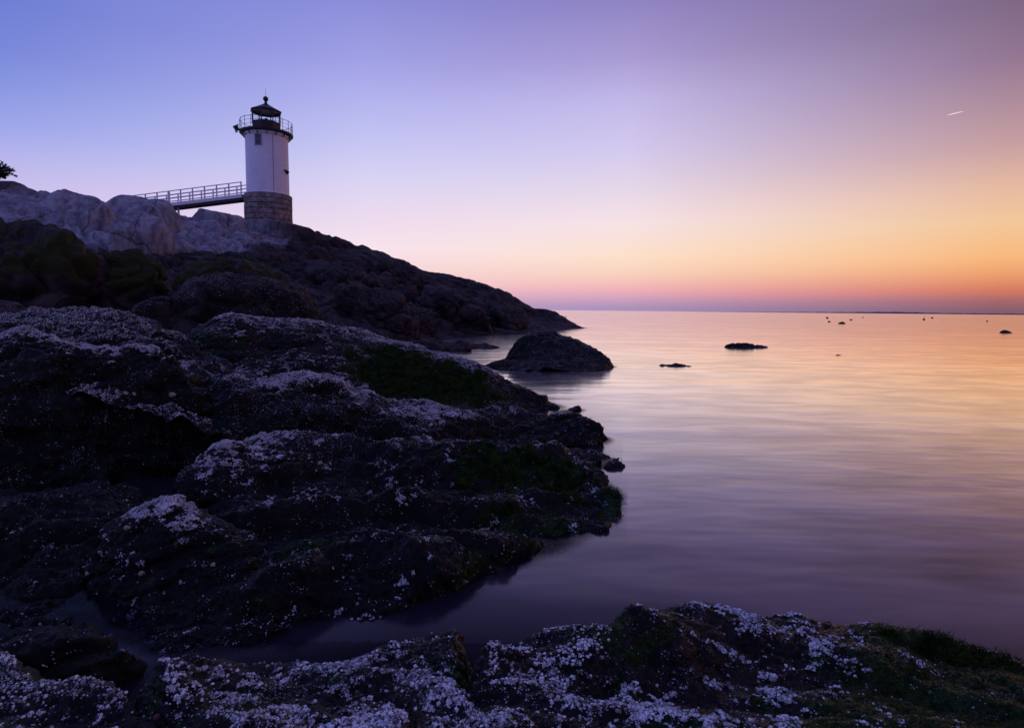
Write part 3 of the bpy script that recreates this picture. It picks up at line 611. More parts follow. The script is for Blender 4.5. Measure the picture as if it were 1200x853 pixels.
# distant low coast
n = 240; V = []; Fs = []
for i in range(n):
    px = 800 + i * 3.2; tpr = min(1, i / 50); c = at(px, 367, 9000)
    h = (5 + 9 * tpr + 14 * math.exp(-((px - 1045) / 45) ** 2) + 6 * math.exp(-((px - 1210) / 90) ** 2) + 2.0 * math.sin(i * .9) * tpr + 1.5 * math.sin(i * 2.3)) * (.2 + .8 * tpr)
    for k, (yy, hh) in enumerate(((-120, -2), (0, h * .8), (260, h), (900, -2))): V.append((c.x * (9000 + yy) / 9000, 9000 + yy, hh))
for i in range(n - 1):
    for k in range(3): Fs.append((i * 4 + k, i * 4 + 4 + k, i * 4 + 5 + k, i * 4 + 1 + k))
mb = MB(); mb.add(V, Fs); o = mb.build('far_hills', flat('far coast haze tint', (.16, .12, .17), .9, nscale=.01)); tag(o, kind='structure')  # distance haze put into the coast's lighter purple colour

# ------------------------------------------------------------------ lighthouse
M_white = None
t = NT('whitewashed brick'); n = t.noise(.8, 7, .6, vec=t.map((1, 1, .4))); br = t.n('ShaderNodeTexBrick')
br.inputs['Scale'].default_value = 1; br.inputs['Color1'].default_value = (.86, .84, .84, 1); br.inputs['Color2'].default_value = (.80, .77, .79, 1); br.inputs['Mortar'].default_value = (.72, .70, .72, 1)
br.inputs['Mortar Size'].default_value = .012; br.inputs['Brick Width'].default_value = .5; br.inputs['Row Height'].default_value = .16
sx = t.n('ShaderNodeSeparateXYZ'); t.l(t.co, sx.inputs[0]); cx = t.n('ShaderNodeCombineXYZ')
t.l(t.math('MULTIPLY', t.math('ARCTAN2', sx.outputs[1], sx.outputs[0]), 1.86), cx.inputs[0]); t.l(sx.outputs[2], cx.inputs[1]); t.l(cx.outputs[0], br.inputs['Vector'])
M_white = t.fin(t.mix(t.mr(n, .45, .75, 0, .45), br.outputs[0], (.60, .54, .52)), .6, t.bump(n, .02, .4), spec=.3)
M_black = flat('black iron paint', (.018, .016, .018), .45, spec=.35)
M_dkred = flat('dark lantern wall', (.022, .017, .020), .5)
M_gran = flat('hewn granite', (.27, .215, .195), .85, nscale=2.2, var=.6, bumpd=.08)
M_joint = flat('granite joints', (.05, .042, .042), .9)
M_frame = flat('window frame paint', (.30, .28, .32), .5)
t = NT('lantern glass'); t.fin((.9, .92, .95), .03, spec=.5, **{'Transmission Weight': 1.0, 'IOR': 1.05}); M_glass = t.m
t = NT('dark window glass'); t.fin((.02, .02, .03), .08, spec=.5); M_dglass = t.m
M_wood = flat('painted white timber', (.82, .79, .80), .6, var=.15); M_beam = flat('tarred bridge beam', (.07, .05, .045), .8); M_lens = flat('lens brass and glass', (.25, .22, .2), .2)
YT = 57.0
def zt(py): return at(314, py, YT).z
ax = at(314.3, 228, YT); zb = at(314, 285, YT).z; 
LH = empty('lighthouse', (ax.x, YT, zb)); tag(LH, 'white round lighthouse tower with black lantern on a grey stone base', 'lighthouse')
Z = lambda py: zt(py) - zb
view = math.atan2(-YT, -ax.x)          # direction from the tower towards the camera
def pol(r, off, z): a = view + R(off); return Vector((r * math.cos(a), r * math.sin(a), z))
# granite base: courses of hewn blocks over a dark core
RB = 2.07; z0, z1 = 0, Z(229.3)
mb = MB(); mb.lathe([(0, z0), (RB - .05, z0), (RB - .05, z1 - .03), (0, z1 - .03)], 96); core = mb.build('stone_base', M_joint, LH, smooth=30)
blk = MB(); rb = random.Random(4); hz = .47; k = 0; zz = z1
while zz > -.2:
    nb = 15; ph = rb.random() * 6.28
    for i in range(nb):
        a0 = ph + 6.2832 * i / nb + .006; a1 = ph + 6.2832 * (i + 1) / nb - .006; top, bot = zz - .012, zz - hz + .012
        V = []; Fs = []; sg = 5; rg = [RB + rb.uniform(0, .05) for _ in range(sg + 1)]
        for j in range(sg + 1):
            a = a0 + (a1 - a0) * j / sg; e = .0 if 0 < j < sg else -.03
            for zq, rq in ((bot, RB - .04), (bot + .03, rg[j] + e), (top - .03, rg[(j + 2) % (sg + 1)] + e), (top, RB - .04), (top, RB - .3)):
                V.append((rq * math.cos(a), rq * math.sin(a), zq))
        for j in range(sg):
            for m in range(4): Fs.append((j * 5 + m, j * 5 + 5 + m, j * 5 + 6 + m, j * 5 + 1 + m))
        Fs += [(0, 1, 2, 3, 4), tuple(sg * 5 + m for m in (4, 3, 2, 1, 0))]
        blk.add(V, Fs)
    zz -= hz
blk.build('hewn_block_courses', M_gran, core)
# shaft
RS = 1.865; zs1 = Z(159.5)
mb = MB(); mb.lathe([(0, z1 - .02), (RS + .05, z1 - .02), (RS + .05, z1 + .05), (RS + .008, z1 + .07), (RS - .01, zs1 - .25), (RS + .10, zs1 - .18), (RS + .10, zs1), (0, zs1)], 128)
shaft = mb.build('tower_shaft', M_white, LH, smooth=30)
# gallery
RG = 2.33; zg = zs1 + .20
mb = MB(); mb.lathe([(0, zs1 - .002), (RG - .28, zs1 - .002), (RG - .02, zs1 + .05), (RG, zs1 + .07), (RG, zg), (0, zg)], 96); gal = mb.build('gallery_deck', M_black, LH, smooth=30)
for i in range(16):
    a = 6.2832 * i / 16; mb = MB(); d = Vector((math.cos(a), math.sin(a), 0)); mb.bar(d * (RS + .09) + Vector((0, 0, zs1 - .30)), d * (RG - .1) + Vector((0, 0, zs1 + .02)), .06, .08); mb.build('bracket', M_black, gal)
rail = MB()
for hgt, r in ((.98, .022), (.66, .013), (.34, .013)):
    pr = [(RG - .07 + r * math.cos(q), zg + hgt + r * math.sin(q)) for q in (0, 1.57, 3.14, 4.71)]; rail.lathe(pr, 64, close=True)
railo = rail.build('gallery_railing', M_black, LH, smooth=60)
for i in range(20):
    a = 6.2832 * (i + .3) / 20; mb = MB(); x, y = (RG - .07) * math.cos(a), (RG - .07) * math.sin(a); mb.tube((x, y, zg - .02), (x, y, zg + 1.02), .024, n=8); mb.build('post', M_black, railo)
# lantern
RL = 1.28; za = zg - .005; zb1 = Z(144.9); zc = Z(131.5); ph = view + R(22.5) + R(4)
def octo(mb, prof): mb.lathe(prof, 8, ph)
mb = MB(); octo(mb, [(0, za), (RL, za), (RL, zb1 - .04), (RL + .04, zb1 - .04), (RL + .04, zb1), (RL - .12, zb1), (RL - .12, za + .05), (0, za + .05)]); lan = mb.build('lantern_room', M_dkred, LH)
mb = MB(); octo(mb, [(RL + .03, zc - .12), (RL + .03, zc + .02), (0, zc + .02), (0, zc - .02), (RL - .10, zc - .02), (RL - .10, zc - .12)]); mb.lathe([(RL + .03, zc - .12), (RL - .10, zc - .12)], 8, ph); mb.build('window_head', M_black, lan)
for i in range(8):
    a = ph + 6.2832 * i / 8; x, y = (RL - .02) * math.cos(a), (RL - .02) * math.sin(a)
    mb = MB(); mb.tube((x, y, zb1 - .03), (x, y, zc - .05), .05, n=6); mb.build('mullion', M_black, lan)
    a2 = ph + 6.2832 * (i + 1) / 8; p = Vector((x, y, 0)); q = Vector(((RL - .02) * math.cos(a2), (RL - .02) * math.sin(a2), 0)); mid = (p + q) / 2; tdir = (q - p)
    mb = MB(); mb.bar(p + tdir * .07 + Vector((0, 0, (zb1 + zc) / 2 - .05)), p + tdir * .93 + Vector((0, 0, (zb1 + zc) / 2 - .05)), .012, zc - zb1 - .12); mb.build('glass_pane', M_glass, lan)
mb = MB(); mb.tube((0, 0, zb1 - .5), (0, 0, zb1 + .02), .10, n=12); mb.lathe([(0, zb1 + .02), (.13, zb1 + .02), (.19, zb1 + .12), (.20, zb1 + .30), (.14, zb1 + .42), (0, zb1 + .45)], 20); mb.build('lamp', M_lens, lan, smooth=40)
ze = Z(131.0); zap = Z(121.8)
mb = MB(); octo(mb, [(RL - .1, ze - .06), (RL + .13, ze - .05), (RL + .13, ze), (RL * .55, ze + (zap - ze) * .52), (.16, zap - .02), (.14, zap + .10), (0, zap + .10)]); octo(mb, [(RL - .1, ze - .06), (0, ze - .03)]); roof = mb.build('lantern_roof', M_black, LH)
zbl = Z(116.3)
mb = MB(); mb.lathe([(.12, zap + .05), (.09, zbl - .28), (.14, zbl - .22)] + [(.235 * math.cos(q), zbl + .235 * math.sin(q)) for q in np.linspace(-1.1, 1.5, 12)] + [(0, zbl + .235)], 24); mb.build('ventilator_ball', M_black, roof, smooth=60)
mb = MB(); mb.tube((0, 0, zbl + .2), (0, 0, zbl + .95), .018, .008, n=6); mb.build('lightning_rod', M_black, roof)
# window
def on_shaft(mb, off, zc_, w_, h_, proud, thick):
    a = view + R(off); d = Vector((math.cos(a), math.sin(a), 0)); tdir = Vector((-d.y, d.x, 0)); M = Matrix((tdir, d, Vector((0, 0, 1)))).transposed()
    c = d * (RS + proud) + Vector((0, 0, zc_)); return c, M
zw = Z(170.2); 
c, M = on_shaft(None, -22.5, zw, 0, 0, -.02, 0)
wf = MB()
for dx, dz, sx_, sz_ in ((0, .47, .62, .08), (0, -.47, .66, .08), (-.27, 0, .08, .88), (.27, 0, .08, .88), (0, 0, .46, .045)): wf.box(c + M @ Vector((dx, 0, dz)), (sx_, .12, sz_), M)
win = wf.build('window', M_frame, LH); mb = MB(); mb.box(c + M @ Vector((0, -.012, 0)), (.5, .07, .9), M); mb.build('pane', M_dglass, win)
mb = MB()
for zz_ in (0,):
    a0 = pol(RS + .02, 15.2, z1 + .1); a1 = pol(RS + .02, 15.2, zs1 - .3); mb.tube(a0, a1, .016, n=6)
mb.tube(pol(RB + .08, 15.2, -.1), pol(RB + .08, 15.2, z1 + .02), .035, n=6); mb.build('conduit', flat('grey conduit', (.18, .16, .18), .6), LH)
c, M = on_shaft(None, 57, Z(203), 0, 0, .03, 0); mb = MB(); mb.add([c + M @ Vector(v) for v in ((-.30, .02, .20), (.16, .02, .20), (.16, .02, -.18), (-.30, -.06, .20), (.16, -.06, .20), (.16, -.06, -.18), (.16, .26, .05), (-.24, .20, .16))],
   [(0, 2, 1), (0, 1, 6, 7), (1, 2, 6), (0, 7, 2), (7, 6, 2), (3, 4, 5), (0, 3, 5, 2), (1, 4, 3, 0), (2, 5, 4, 1)]); mb.build('vent_hood', M_black, LH)
# fog signal hung outside the railing
c = pol(RG + .20, -86, zg + .12); fs_ = empty('fog_signal', (0, 0, 0)); fs_.parent = LH
bpy.data.objects.remove(fs_)
mb = MB(); Mz = Matrix.Rotation(view + R(-86) + math.pi / 2, 3, 'Z') @ Matrix.Rotation(R(28), 3, 'X'); mb.box(c, (.34, .38, .40), Mz); mb.box(c + Mz @ Vector((0, .06, .23)), (.40, .55, .04), Mz); mb.bar(pol(RG - .1, -86, zg + .1), c, .08, .08); hn = mb.build('fog_signal', M_black, LH, bevel=.015)
mb = MB(); mb.lathe([(0, 0), (.10, .0), (.13, -.10), (0, -.10)], 16); h2 = mb.build('floodlight_glass', flat('lamp lens', (.8, .8, .8), .2), hn); h2.location = c + Vector((-.02, 0, -.24))

# ------------------------------------------------------------------ footbridge
pa, pb = at(288.3, 229.2, YT - .3), at(163, 244.6, YT + 1.4)      # deck line
d = (pb - pa); ln = d.length; dn_ = d.normalized(); sdv = dn_.cross(Vector((0, 0, 1))).normalized()
if sdv.y > 0: sdv = -sdv                                          # towards the camera
BR = empty('footbridge', (0, 0, 0)); tag(BR, 'white-railed wooden footbridge sloping up from the rocks to the lighthouse', 'footbridge')
bwid = .62
mb = MB()
npl = int(ln / .16)
for i in range(npl):
    p = pa + dn_ * (i + .5) * ln / npl; mb.bar(p - sdv * bwid, p + sdv * bwid, .145, .045)
mb.build('deck', M_wood, BR)
for s in (-1, 1):
    o_ = sdv * bwid * s
    mb = MB(); mb.bar(pa + o_ - Vector((0, 0, .17)), pb + o_ - Vector((0, 0, .17)), .07, .24); mb.build('fascia_board', M_wood, BR)
    mb = MB(); q_ = sdv * (bwid - .14) * s; mb.bar(pa + q_ - Vector((0, 0, .38)), pb + q_ - Vector((0, 0, .38)), .12, .20); mb.build('beam', M_beam, BR)
    rl = MB()
    for h_, wd_, th_ in ((1.10, .12, .055), (.76, .04, .10), (.44, .04, .10)):
        off = sdv * s * (.075 if h_ < 1 else 0); rl.bar(pa + o_ - off + Vector((0, 0, h_)), pb + o_ - off + Vector((0, 0, h_)), wd_, th_)
    ro = rl.build('railing', M_wood, BR)
    npst = 10
    for i in range(npst):
        p = pa + dn_ * (.08 + (ln - .1) * i / (npst - 1)) + o_; thick = .20 if i == 6 and s == 1 else .095
        mb = MB(); mb.box(p + Vector((0, 0, .40)), (thick, .095, 1.32)); mb.build('post', M_wood, ro)
# trestle legs near the rocks
for i, (px) in enumerate((196, 204)):
    p = at(px, 242, YT + .6)
    for s in (-1, 1):
        q_ = p + sdv * .5 * s; mb = MB(); mb.bar(q_ + Vector((0, 0, .1)), q_ + Vector((.25 * (1 if i else -1), 0, -2.2)), .14, .14); mb.build('trestle_leg', M_wood, BR)

# ------------------------------------------------------------------ spruce at the left edge
M_bark = flat('spruce bark', (.03, .024, .02), .9); M_needle = flat('spruce needles', (.014, .022, .012), .8, nscale=2)
tb = at(-13, 217, 43.5); TR = empty('spruce_tree', tb); tag(TR, 'dark windswept spruce whose branch tips poke in at the left edge', 'tree')
tr_ = MB(); tr_.tube((0, 0, -1), (.1, 0, 1.2), .14, .10); tr_.tube((.1, 0, 1.2), (-.05, 0, 2.2), .10, .03); tro = tr_.build('trunk', M_bark, TR)
nd = MB(); bb = MB(); rt = random.Random(3)
def needles(p, q, dens, l):
    dvec = (q - p); nn = int(dvec.length * dens); dd = dvec.normalized()
    for i in range(nn):
        c_ = p + dvec * (i / max(1, nn)); a = Vector((rt.gauss(0, 1), rt.gauss(0, 1), rt.gauss(0, 1))).cross(dd).normalized(); e = c_ + (a + dd * .6).normalized() * l * rt.uniform(.6, 1.1); s_ = dd.cross(a) * .014
        nd.add([c_ - s_, c_ + s_, e], [(0, 1, 2)])
def branch(p, dr, ln_, r, lev):
    q = p + dr * ln_; m = p + dr * ln_ * .5 + Vector((0, 0, -.06 * ln_)); bb.tube(p, m, r, r * .7, 5, False); bb.tube(m, q, r * .7, r * .3, 5, False); needles(p + dr * ln_ * .2, q, 190, .13)
    if lev:
        for i in range(5 if lev == 2 else 3):
            t_ = rt.uniform(.3, .95); branch(p + (q - p) * t_, (dr + Vector((rt.gauss(0, .5), rt.gauss(0, .5), rt.gauss(0, .28)))).normalized(), ln_ * rt.uniform(.3, .5), r * .5, lev - 1)
zt_ = lambda py: at(0, py + 2.5, 43.5).z - tb.z
branch(Vector((0, 0, zt_(200))), Vector((1, .1, .0)).normalized(), 1.65, .045, 1)
branch(Vector((0.1, 0, zt_(203))), Vector((1, -.4, .22)).normalized(), 1.25, .05, 2)
branch(Vector((0, 0, zt_(208))), Vector((1, .5, .55)).normalized(), 1.35, .05, 2)
for q_ in range(6): branch(Vector((.1, 0, zt_(199 + q_))), Vector((1, rt.uniform(-.5, .5), rt.uniform(-.1, .5))).normalized(), rt.uniform(.9, 1.3), .04, 2)
branch(Vector((0.3, 0, zt_(206))), Vector((.5, .1, .7)).normalized(), .95, .05, 2)
for i in range(9): branch(Vector((0, 0, .2 + i * .22)), Vector((rt.gauss(-.4, 1), rt.gauss(0, 1), .25)).normalized(), rt.uniform(.7, 1.2), .04, 1)
cw = nd.build('crown', M_needle, TR); bb.build('branches', M_bark, cw)

# ------------------------------------------------------------------ buoys far out
M_bred = flat('faded red buoy paint', (.30, .06, .04), .5); M_bdark = flat('dark buoy paint', (.06, .045, .05), .5); M_stick = flat('buoy stick', (.10, .08, .07), .7)
bl = ['red lobster buoy just off the tip of the headland', 'small dark buoy upright, second from the headland tip', 'slim dark buoy with a raised stick, third from the headland tip',
      'small dark buoy, leftmost of the cluster under the horizon', 'dark buoy lying low directly below the leftmost of the cluster', 'tilted dark buoy behind the small hump of rock', 'tiny buoy floating alone right of the cluster',
      'dark buoy, left one of a pair under the low far hill', 'dark buoy, right one of a pair under the low far hill', 'lone buoy between the pair and the squat rock at the far right']
bpos = [(637, 373.6, 1), (655, 372.6, 0), (663, 372.0, 0), (970, 373.4, 0), (972.5, 377.6, 0), (998, 375.4, 0), (1011, 372.4, 0), (1082.5, 375.2, 0), (1092, 373.2, 0), (1157, 377.0, 0)]
for i, ((px, py, rd), lab) in enumerate(zip(bpos, bl)):
    p = onz(px, py); s = 1.0 * p.y / 130
    if py < 373: s *= .6
    r_ = .22 * s; e = empty('buoy', (p.x, p.y, -.02)); tag(e, lab, 'buoy', 'lobster buoys scattered on the calm water')
    mb = MB(); mb.lathe([(0, -r_ * .8), (r_ * .6, -r_ * .7), (r_, -r_ * .2), (r_, r_ * 1.0), (r_ * .55, r_ * 1.8), (0, r_ * 1.9)], 16); b = mb.build('float', M_bred if rd else M_bdark, e, smooth=40)
    mb = MB(); mb.tube((0, 0, r_ * 1.7), (0, 0, r_ * (3.6 if i in (2, 7) else 2.4)), r_ * .12, n=6); mb.build('stick', M_stick, e)
    e.rotation_euler = (R([5, 4, 2, 20, 60, 55, 30, 5, 50, 70][i]), R([10, -5, 3, 30, 10, -50, 20, 6, 30, 12][i]), i)

# ------------------------------------------------------------------ contrail, high above and still in sunlight
t = NT('ice crystal trail'); t.t.nodes.remove(t.b); tl = t.n('ShaderNodeBsdfTranslucent'); tl.inputs[0].default_value = (1, .97, .93, 1); tp = t.n('ShaderNodeBsdfTransparent'); ms_ = t.n('ShaderNodeMixShader'); ms_.inputs[0].default_value = .6; t.l(tp.outputs[0], ms_.inputs[1]); t.l(tl.outputs[0], ms_.inputs[2]); t.l(ms_.outputs[0], t.out.inputs[0]); M_con = t.m
p0, p1 = at(1109.5, 135.4, 11000), at(1129.5, 130.6, 10900); dc = (p1 - p0).normalized(); xs_ = dc.cross(Vector((0, 0, 1))).normalized(); ys_ = xs_.cross(dc)
V = []; Fs = []; N_, n_ = 16, 12
for i in range(N_):
    f_ = i / (N_ - 1); c = p0.lerp(p1, f_); rr0 = 1.5 + 8.5 * math.sin(math.pi * f_) ** .7 * (1.25 - .6 * f_)
    for k in range(n_): a = 6.2832 * k / n_; V.append(c + (xs_ * math.cos(a) + ys_ * math.sin(a)) * rr0)
for i in range(N_ - 1):
    for k in range(n_): l = (k + 1) % n_; Fs.append((i * n_ + k, i * n_ + l, i * n_ + n_ + l, i * n_ + n_ + k))
Fs += [tuple(range(n_))[::-1], tuple(range((N_ - 1) * n_, N_ * n_))]
mb = MB(); mb.add(V, Fs); o = mb.build('contrail', M_con); tag(o, 'short bright aircraft trail high in the sky at the upper right', 'contrail')

# ------------------------------------------------------------------ barnacles, snails, weed
def frame_of(N):
    a = np.where(np.abs(N[:, 2:3]) < .9, np.array([[0, 0, 1.0]]), np.array([[1.0, 0, 0]])); T = np.cross(a, N); T /= np.linalg.norm(T, axis=1)[:, None]; return T, np.cross(N, T)
M_barn = None
t = NT('barnacle shell'); n = t.noise(30, 3); M_barn = t.fin(t.mix(t.math('ADD', t.attr('tone'), t.math('MULTIPLY', t.math('SUBTRACT', n, .5), .35), True), (.11, .094, .082), (.88, .86, .85)), .6, spec=.35)
def barnacles(g, obj, count, r0, r1, seed, seg=6, cls=6.0, clw=1.0, thr=.35):
    rr = np.random.RandomState(seed); P, N, A, b = g['P'], g['N'], g['A'], g['barn']
    cl = fbm(P * cls * (1.7 if cls > 6 else 2.6), 5, seed, gain=.8); pr = np.clip(b + clw * cl, 0, 1); pr = sstep(thr, thr + .6, pr) ** 1.5 + .02 * sstep(0, .3, cl) * sstep(.06, .25, b) * sstep(.12, .3, P[:, 2]) * (N[:, 2] > -.1)
    vis = P[:, 1] > .7
    pr = pr * A * vis / (1 + 0 * P[:, 1]); 
    if pr.sum() <= 0: return None
    i = rr.choice(len(P), count, p=pr / pr.sum()); T, Bt = frame_of(N[i]); s = np.sqrt(A[i])
    c = P[i] + T * (rr.rand(count, 1) - .5) * s[:, None] + Bt * (rr.rand(count, 1) - .5) * s[:, None]
    r = (r0 + (r1 - r0) * rr.rand(count) ** 2); h = r * (.5 + .45 * rr.rand(count)); ph = rr.rand(count) * 6.28
    Nn = N[i] + .25 * rr.randn(count, 3); Nn /= np.linalg.norm(Nn, axis=1)[:, None]; T, Bt = frame_of(Nn)
    rings = ((1.0, -.15), (.48, 1.0), (.26, .55)); V = []
    for q, z_ in rings:
        for k in range(seg):
            a = ph + 6.2832 * k / seg; V.append(c + T * (np.cos(a) * r * q)[:, None] + Bt * (np.sin(a) * r * q)[:, None] + Nn * (h * z_)[:, None])
    V = np.stack(V, 1); m = len(rings) * seg; base = (np.arange(count) * m)[:, None]; Fs = []
    for k in range(seg):
        l = (k + 1) % seg
        for rg in range(len(rings) - 1): Fs.append([rg * seg + k, rg * seg + l, rg * seg + seg + l, rg * seg + seg + k])
    Fs = (base[:, :, None] + np.array(Fs)[None]).reshape(-1, 4)
    tone = np.clip(.47 + .36 * rr.randn(count) + .45 * fbm(c * 9, 3, seed + 5), 0, 1); tone = np.repeat(tone, m)
    o = mesh_np('barnacles', V.reshape(-1, 3), Fs, M_barn, obj, smooth=False, attrs={'tone': tone}); o['kind'] = 'stuff'; return o
for k, cnt, r0, r1, cls in (('f', 13000, .002, .0065, 7), ('g', 14000, .002, .0065, 7), ('h', 5500, .002, .006, 7), ('i', 17000, .002, .006, 7), ('e', 24000, .002, .0062, 5), ('c', 200000, .0025, .0072, 2.8), ('d', 100000, .0025, .0068, 3), ('a', 56000, .0035, .009, 2.8), ('b', 56000, .0035, .009, 2.8)):
    o, g = ledges[k]; barnacles(g, o, cnt, r0, r1, ord(k), cls=cls, seg=6 if k in 'efghi' else 5)

t = NT('green rockweed'); n = t.noise(9, 4); t.fin(t.mix(t.mr(n, .35, .65), (.004, .012, .003), (.026, .050, .007)), .85, spec=.04); M_weed = t.m
def weed(g, obj, count, ln0, ln1, wd, seed, maskf, drop=1.0, name='seaweed'):
    rr = np.random.RandomState(seed); P, N, A = g['P'], g['N'], g['A']; pr = maskf(P, N, g) * A
    i = rr.choice(len(P), count, p=pr / pr.sum()); c = P[i] - N[i] * .003; n = N[i]
    dn = np.array([[0, 0, -1.0]]) * drop + .55 * rr.randn(count, 3); dn -= n * (dn * n).sum(1)[:, None]; dn /= np.linalg.norm(dn, axis=1)[:, None] + 1e-9
    ln_ = ln0 + (ln1 - ln0) * rr.rand(count) ** 1.5; sd_ = np.cross(dn, n); lift = .18 + .35 * rr.rand(count)
    V = []
    for f_, w_, u_ in ((0, .5, 0), (.3, 1, .75), (.65, .9, 1.0), (1, .15, .55)):
        cc = c + dn * (ln_ * f_)[:, None] + n * (ln_ * lift * u_ * .45)[:, None] + sd_ * (ln_ * .12 * np.sin(f_ * 4 + rr.rand(count) * 6))[:, None]
        V += [cc - sd_ * wd * w_, cc + sd_ * wd * w_]
    V = np.stack(V, 1); Fs = np.array([[0, 1, 3, 2], [2, 3, 5, 4], [4, 5, 7, 6]]); Fs = ((np.arange(count) * 8)[:, None, None] + Fs[None]).reshape(-1, 4)
    o = mesh_np(name, V.reshape(-1, 3), Fs, M_weed, obj); o['kind'] = 'stuff'; return o
o, g = ledges['i']; weed(g, o, 42000, .015, .055, .0014, 1, lambda P, N, g: sstep(.35, .75, g['moss'] + .25 * fbm(P * 9, 3, 5)) * sstep(.15, .3, P[:, 2]))
o, g = ledges['h']; weed(g, o, 9000, .010, .035, .0012, 2, lambda P, N, g: sstep(.4, .8, g['moss'] + .3 * fbm(P * 9, 3, 5)) + 1e-4)
o, g = ledges['g']; weed(g, o, 7000, .010, .03, .0012, 3, lambda P, N, g: sstep(.5, .9, g['moss'] + .3 * fbm(P * 9, 3, 6)) + 1e-5)
o, g = ledges['b']; weed(g, o, 22000, .03, .12, .0045, 4, lambda P, N, g: sstep(.6, .9, g['moss']) * sstep(.2, .4, P[:, 2]) + 1e-6)
o, g = ledges['d']; weed(g, o, 22000, .03, .10, .0035, 5, lambda P, N, g: sstep(.35, .8, g['moss'] + .2 * fbm(P * 4, 3, 5)) * sstep(.02, .2, P[:, 2]) + 1e-6)
o, g = ledges['c']; weed(g, o, 20000, .03, .10, .0035, 6, lambda P, N, g: sstep(.6, .95, g['moss']) * sstep(.02, .2, P[:, 2]) + 1e-6)

# upright tufts of weed on the right ledge's rim
def surf(key, px, py):                  # nearest point of a ledge seen at a pixel
    P = ledges[key][1]['P']; d = np.array(ray(px, py)); d /= np.linalg.norm(d); q = P - np.array([0, 0, CAMH]); t_ = q @ d; e = np.linalg.norm(q - t_[:, None] * d, axis=1) / t_
    c = np.where(e < max(e.min() * 1.5, .004))[0]; j = c[np.argmin(t_[c])]; return Vector(P[j]), Vector(ledges[key][1]['N'][j])
def tuft(px, py, hgt, wdt, label, seed, key='i', n_=800):
    p, _ = surf(key, px, py); rt = np.random.RandomState(seed); V = []; Fs = []
    for s_ in range(n_):
        a = rt.rand() * 6.28; sp_ = rt.rand() ** .6; out = np.array([math.cos(a), math.sin(a) * .8, 0]); cur = np.array([0, 0, -.01]) + out * wdt * .35 * sp_; dr = out * sp_ * .9 + np.array([0, 0, 1.0]) + rt.randn(3) * .25; l = hgt * (.5 + .6 * rt.rand()) / 5; sdw = np.cross(dr, rt.randn(3)); sdw /= np.linalg.norm(sdw); b0 = len(V)
        for k in range(6):
            ww = .0030 * (1.25 - k / 5); V += [cur - sdw * ww, cur + sdw * ww]; dr = dr / np.linalg.norm(dr) + rt.randn(3) * .48 + np.array([0, 0, -.24]); cur = cur + dr / np.linalg.norm(dr) * l
        for k in range(5): Fs.append([b0 + 2 * k, b0 + 2 * k + 1, b0 + 2 * k + 3, b0 + 2 * k + 2])
    o = mesh_np('seaweed_tuft', np.array(V), np.array(Fs), M_weed); o.location = p; tag(o, label, 'seaweed', 'tufts of weed on the right-hand ledge')
tuft(1103, 756, .075, .24, 'bushiest dark weed tuft on the rim of the right-hand ledge', 1)
tuft(1146, 766, .055, .17, 'weed tuft right of the bushiest one on the ledge rim', 2, n_=520)
tuft(1042, 738, .04, .07, 'short weed tuft left of the bushiest one on the ledge rim', 3, n_=320)
tuft(1184, 776, .045, .09, 'low weed tuft nearest the right edge of the view', 4, n_=200)
tuft(843, 712, .022, .05, 'single small green tuft on the crest of the pale-crusted ledge', 5, n_=200)

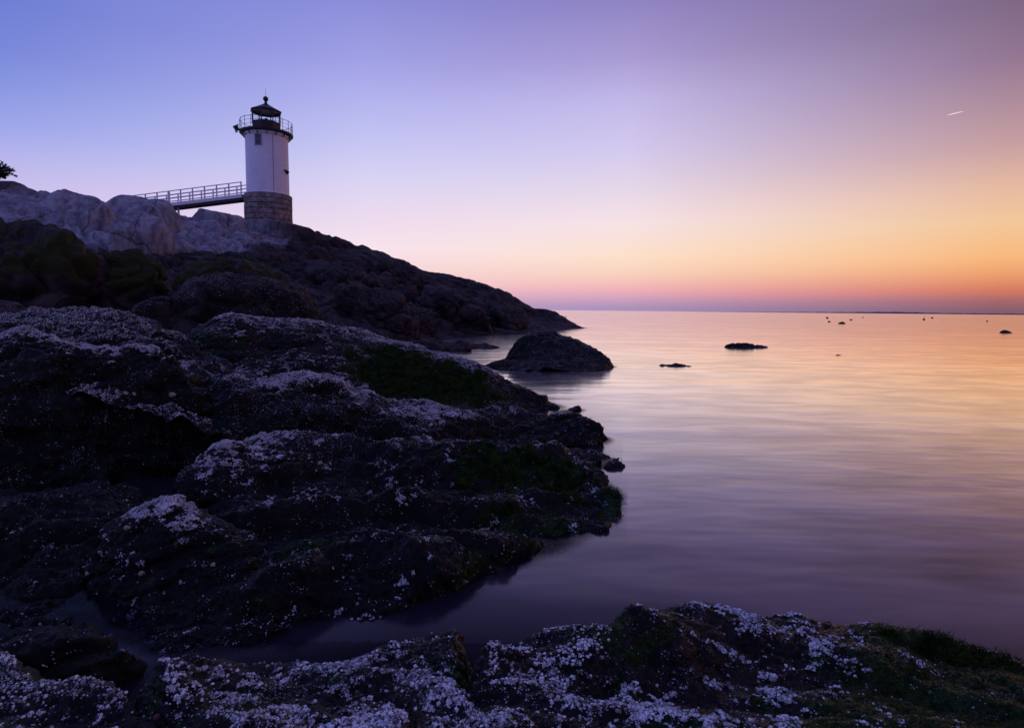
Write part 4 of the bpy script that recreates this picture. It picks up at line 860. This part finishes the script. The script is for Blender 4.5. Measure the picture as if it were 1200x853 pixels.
# snails: shells with a body whorl and a small spire
M_sn = flat('ochre snail shell', (.42, .32, .20), .45, nscale=60, var=.35); M_sr = flat('dark red whelk shell', (.10, .045, .045), .5, nscale=60, var=.4)
def snail_mesh(mat):
    V = []; Fs = []; turns = 3.2; nt_ = 70; ns = 10
    for i in range(nt_):
        f_ = i / (nt_ - 1); a = f_ * turns * 6.2832; r = .56 * math.exp(-2.3 * f_); cr_ = .42 * math.exp(-2.3 * f_) * 1.35; z_ = .95 * (1 - math.exp(-2.0 * f_)); c = Vector((r * math.cos(a), r * math.sin(a), z_)); o1 = Vector((math.cos(a), math.sin(a), 0))
        for k in range(ns): b = 6.2832 * k / ns; V.append(c + o1 * cr_ * math.cos(b) + Vector((0, 0, 1)) * cr_ * math.sin(b) * 1.05)
    for i in range(nt_ - 1):
        for k in range(ns): l = (k + 1) % ns; Fs.append((i * ns + k, i * ns + l, i * ns + ns + l, i * ns + ns + k))
    Fs += [tuple(range(ns))[::-1], tuple(range((nt_ - 1) * ns, nt_ * ns))]
    mb = MB(); mb.add(V, Fs); return mb
sn0 = snail_mesh(M_sn).build('snail', M_sn, smooth=70); sr0 = snail_mesh(M_sr).build('whelk', M_sr, smooth=70)
sn = [(250, 660, .021, 'e', 'brightest ochre snail shell, alone on the right face of the pyramid hump'), (146, 618, .022, 'e', 'ochre snail shell near the top left of the pyramid hump'), (120, 627, .020, 'e', 'dull snail shell just left of the one near the hump top'),
      (113, 649, .017, 'e', 'small snail shell halfway down the left edge of the hump'), (99, 672, .018, 'e', 'dull snail shell lowest on the left edge of the hump'), (164, 670, .020, 'e', 'pale snail shell in the middle of the hump face'),
      (200, 463, .036, 'c', 'ochre snail shell glowing above the dark hollow of the main ledge'), (135, 462, .034, 'c', 'yellowish snail, left of a row on the main ledge'), (146, 463, .034, 'c', 'yellowish snail, middle of a row on the main ledge'), (157, 463, .030, 'c', 'yellowish snail, right of a row on the main ledge'),
      (376, 541, .026, 'd', 'small ochre snail shell on the lower ledge'), (250, 500, .026, 'c', 'small ochre snail shell on the right side of the hollow'),
      (326, 769, .013, 'g', 'dark red whelk on the saddle between the two foreground humps'), (127, 815, .012, 'f', 'dark red whelk at the right end of the corner ledge'), (182, 838, .012, 'g', 'reddish whelk low on the left hump of the foreground ledge'), (952, 812, .014, 'i', 'lone brown whelk on the pale-crusted right ledge')]
rq = random.Random(8); fs1 = fs2 = True
for px, py, r_, key, lab in sn:
    p, nrm = surf(key, px, py); red = 'whelk' in lab; src = sr0 if red else sn0
    o = src if (fs2 if red else fs1) else src.copy()
    if o is not src: COL.objects.link(o)
    if red: fs2 = False
    else: fs1 = False
    o.location = p + nrm * r_ * .25; o.scale = (r_,) * 3; o.rotation_euler = (nrm.to_track_quat('Z', 'Y').to_matrix() @ Matrix.Rotation(R(rq.uniform(40, 80)), 3, Vector((rq.gauss(0, 1), rq.gauss(0, 1), 0)).normalized())).to_euler()
    tag(o, lab, 'whelk' if red else 'snail', 'dark red whelks on the foreground ledges' if red else 'ochre snails on the barnacled rock')
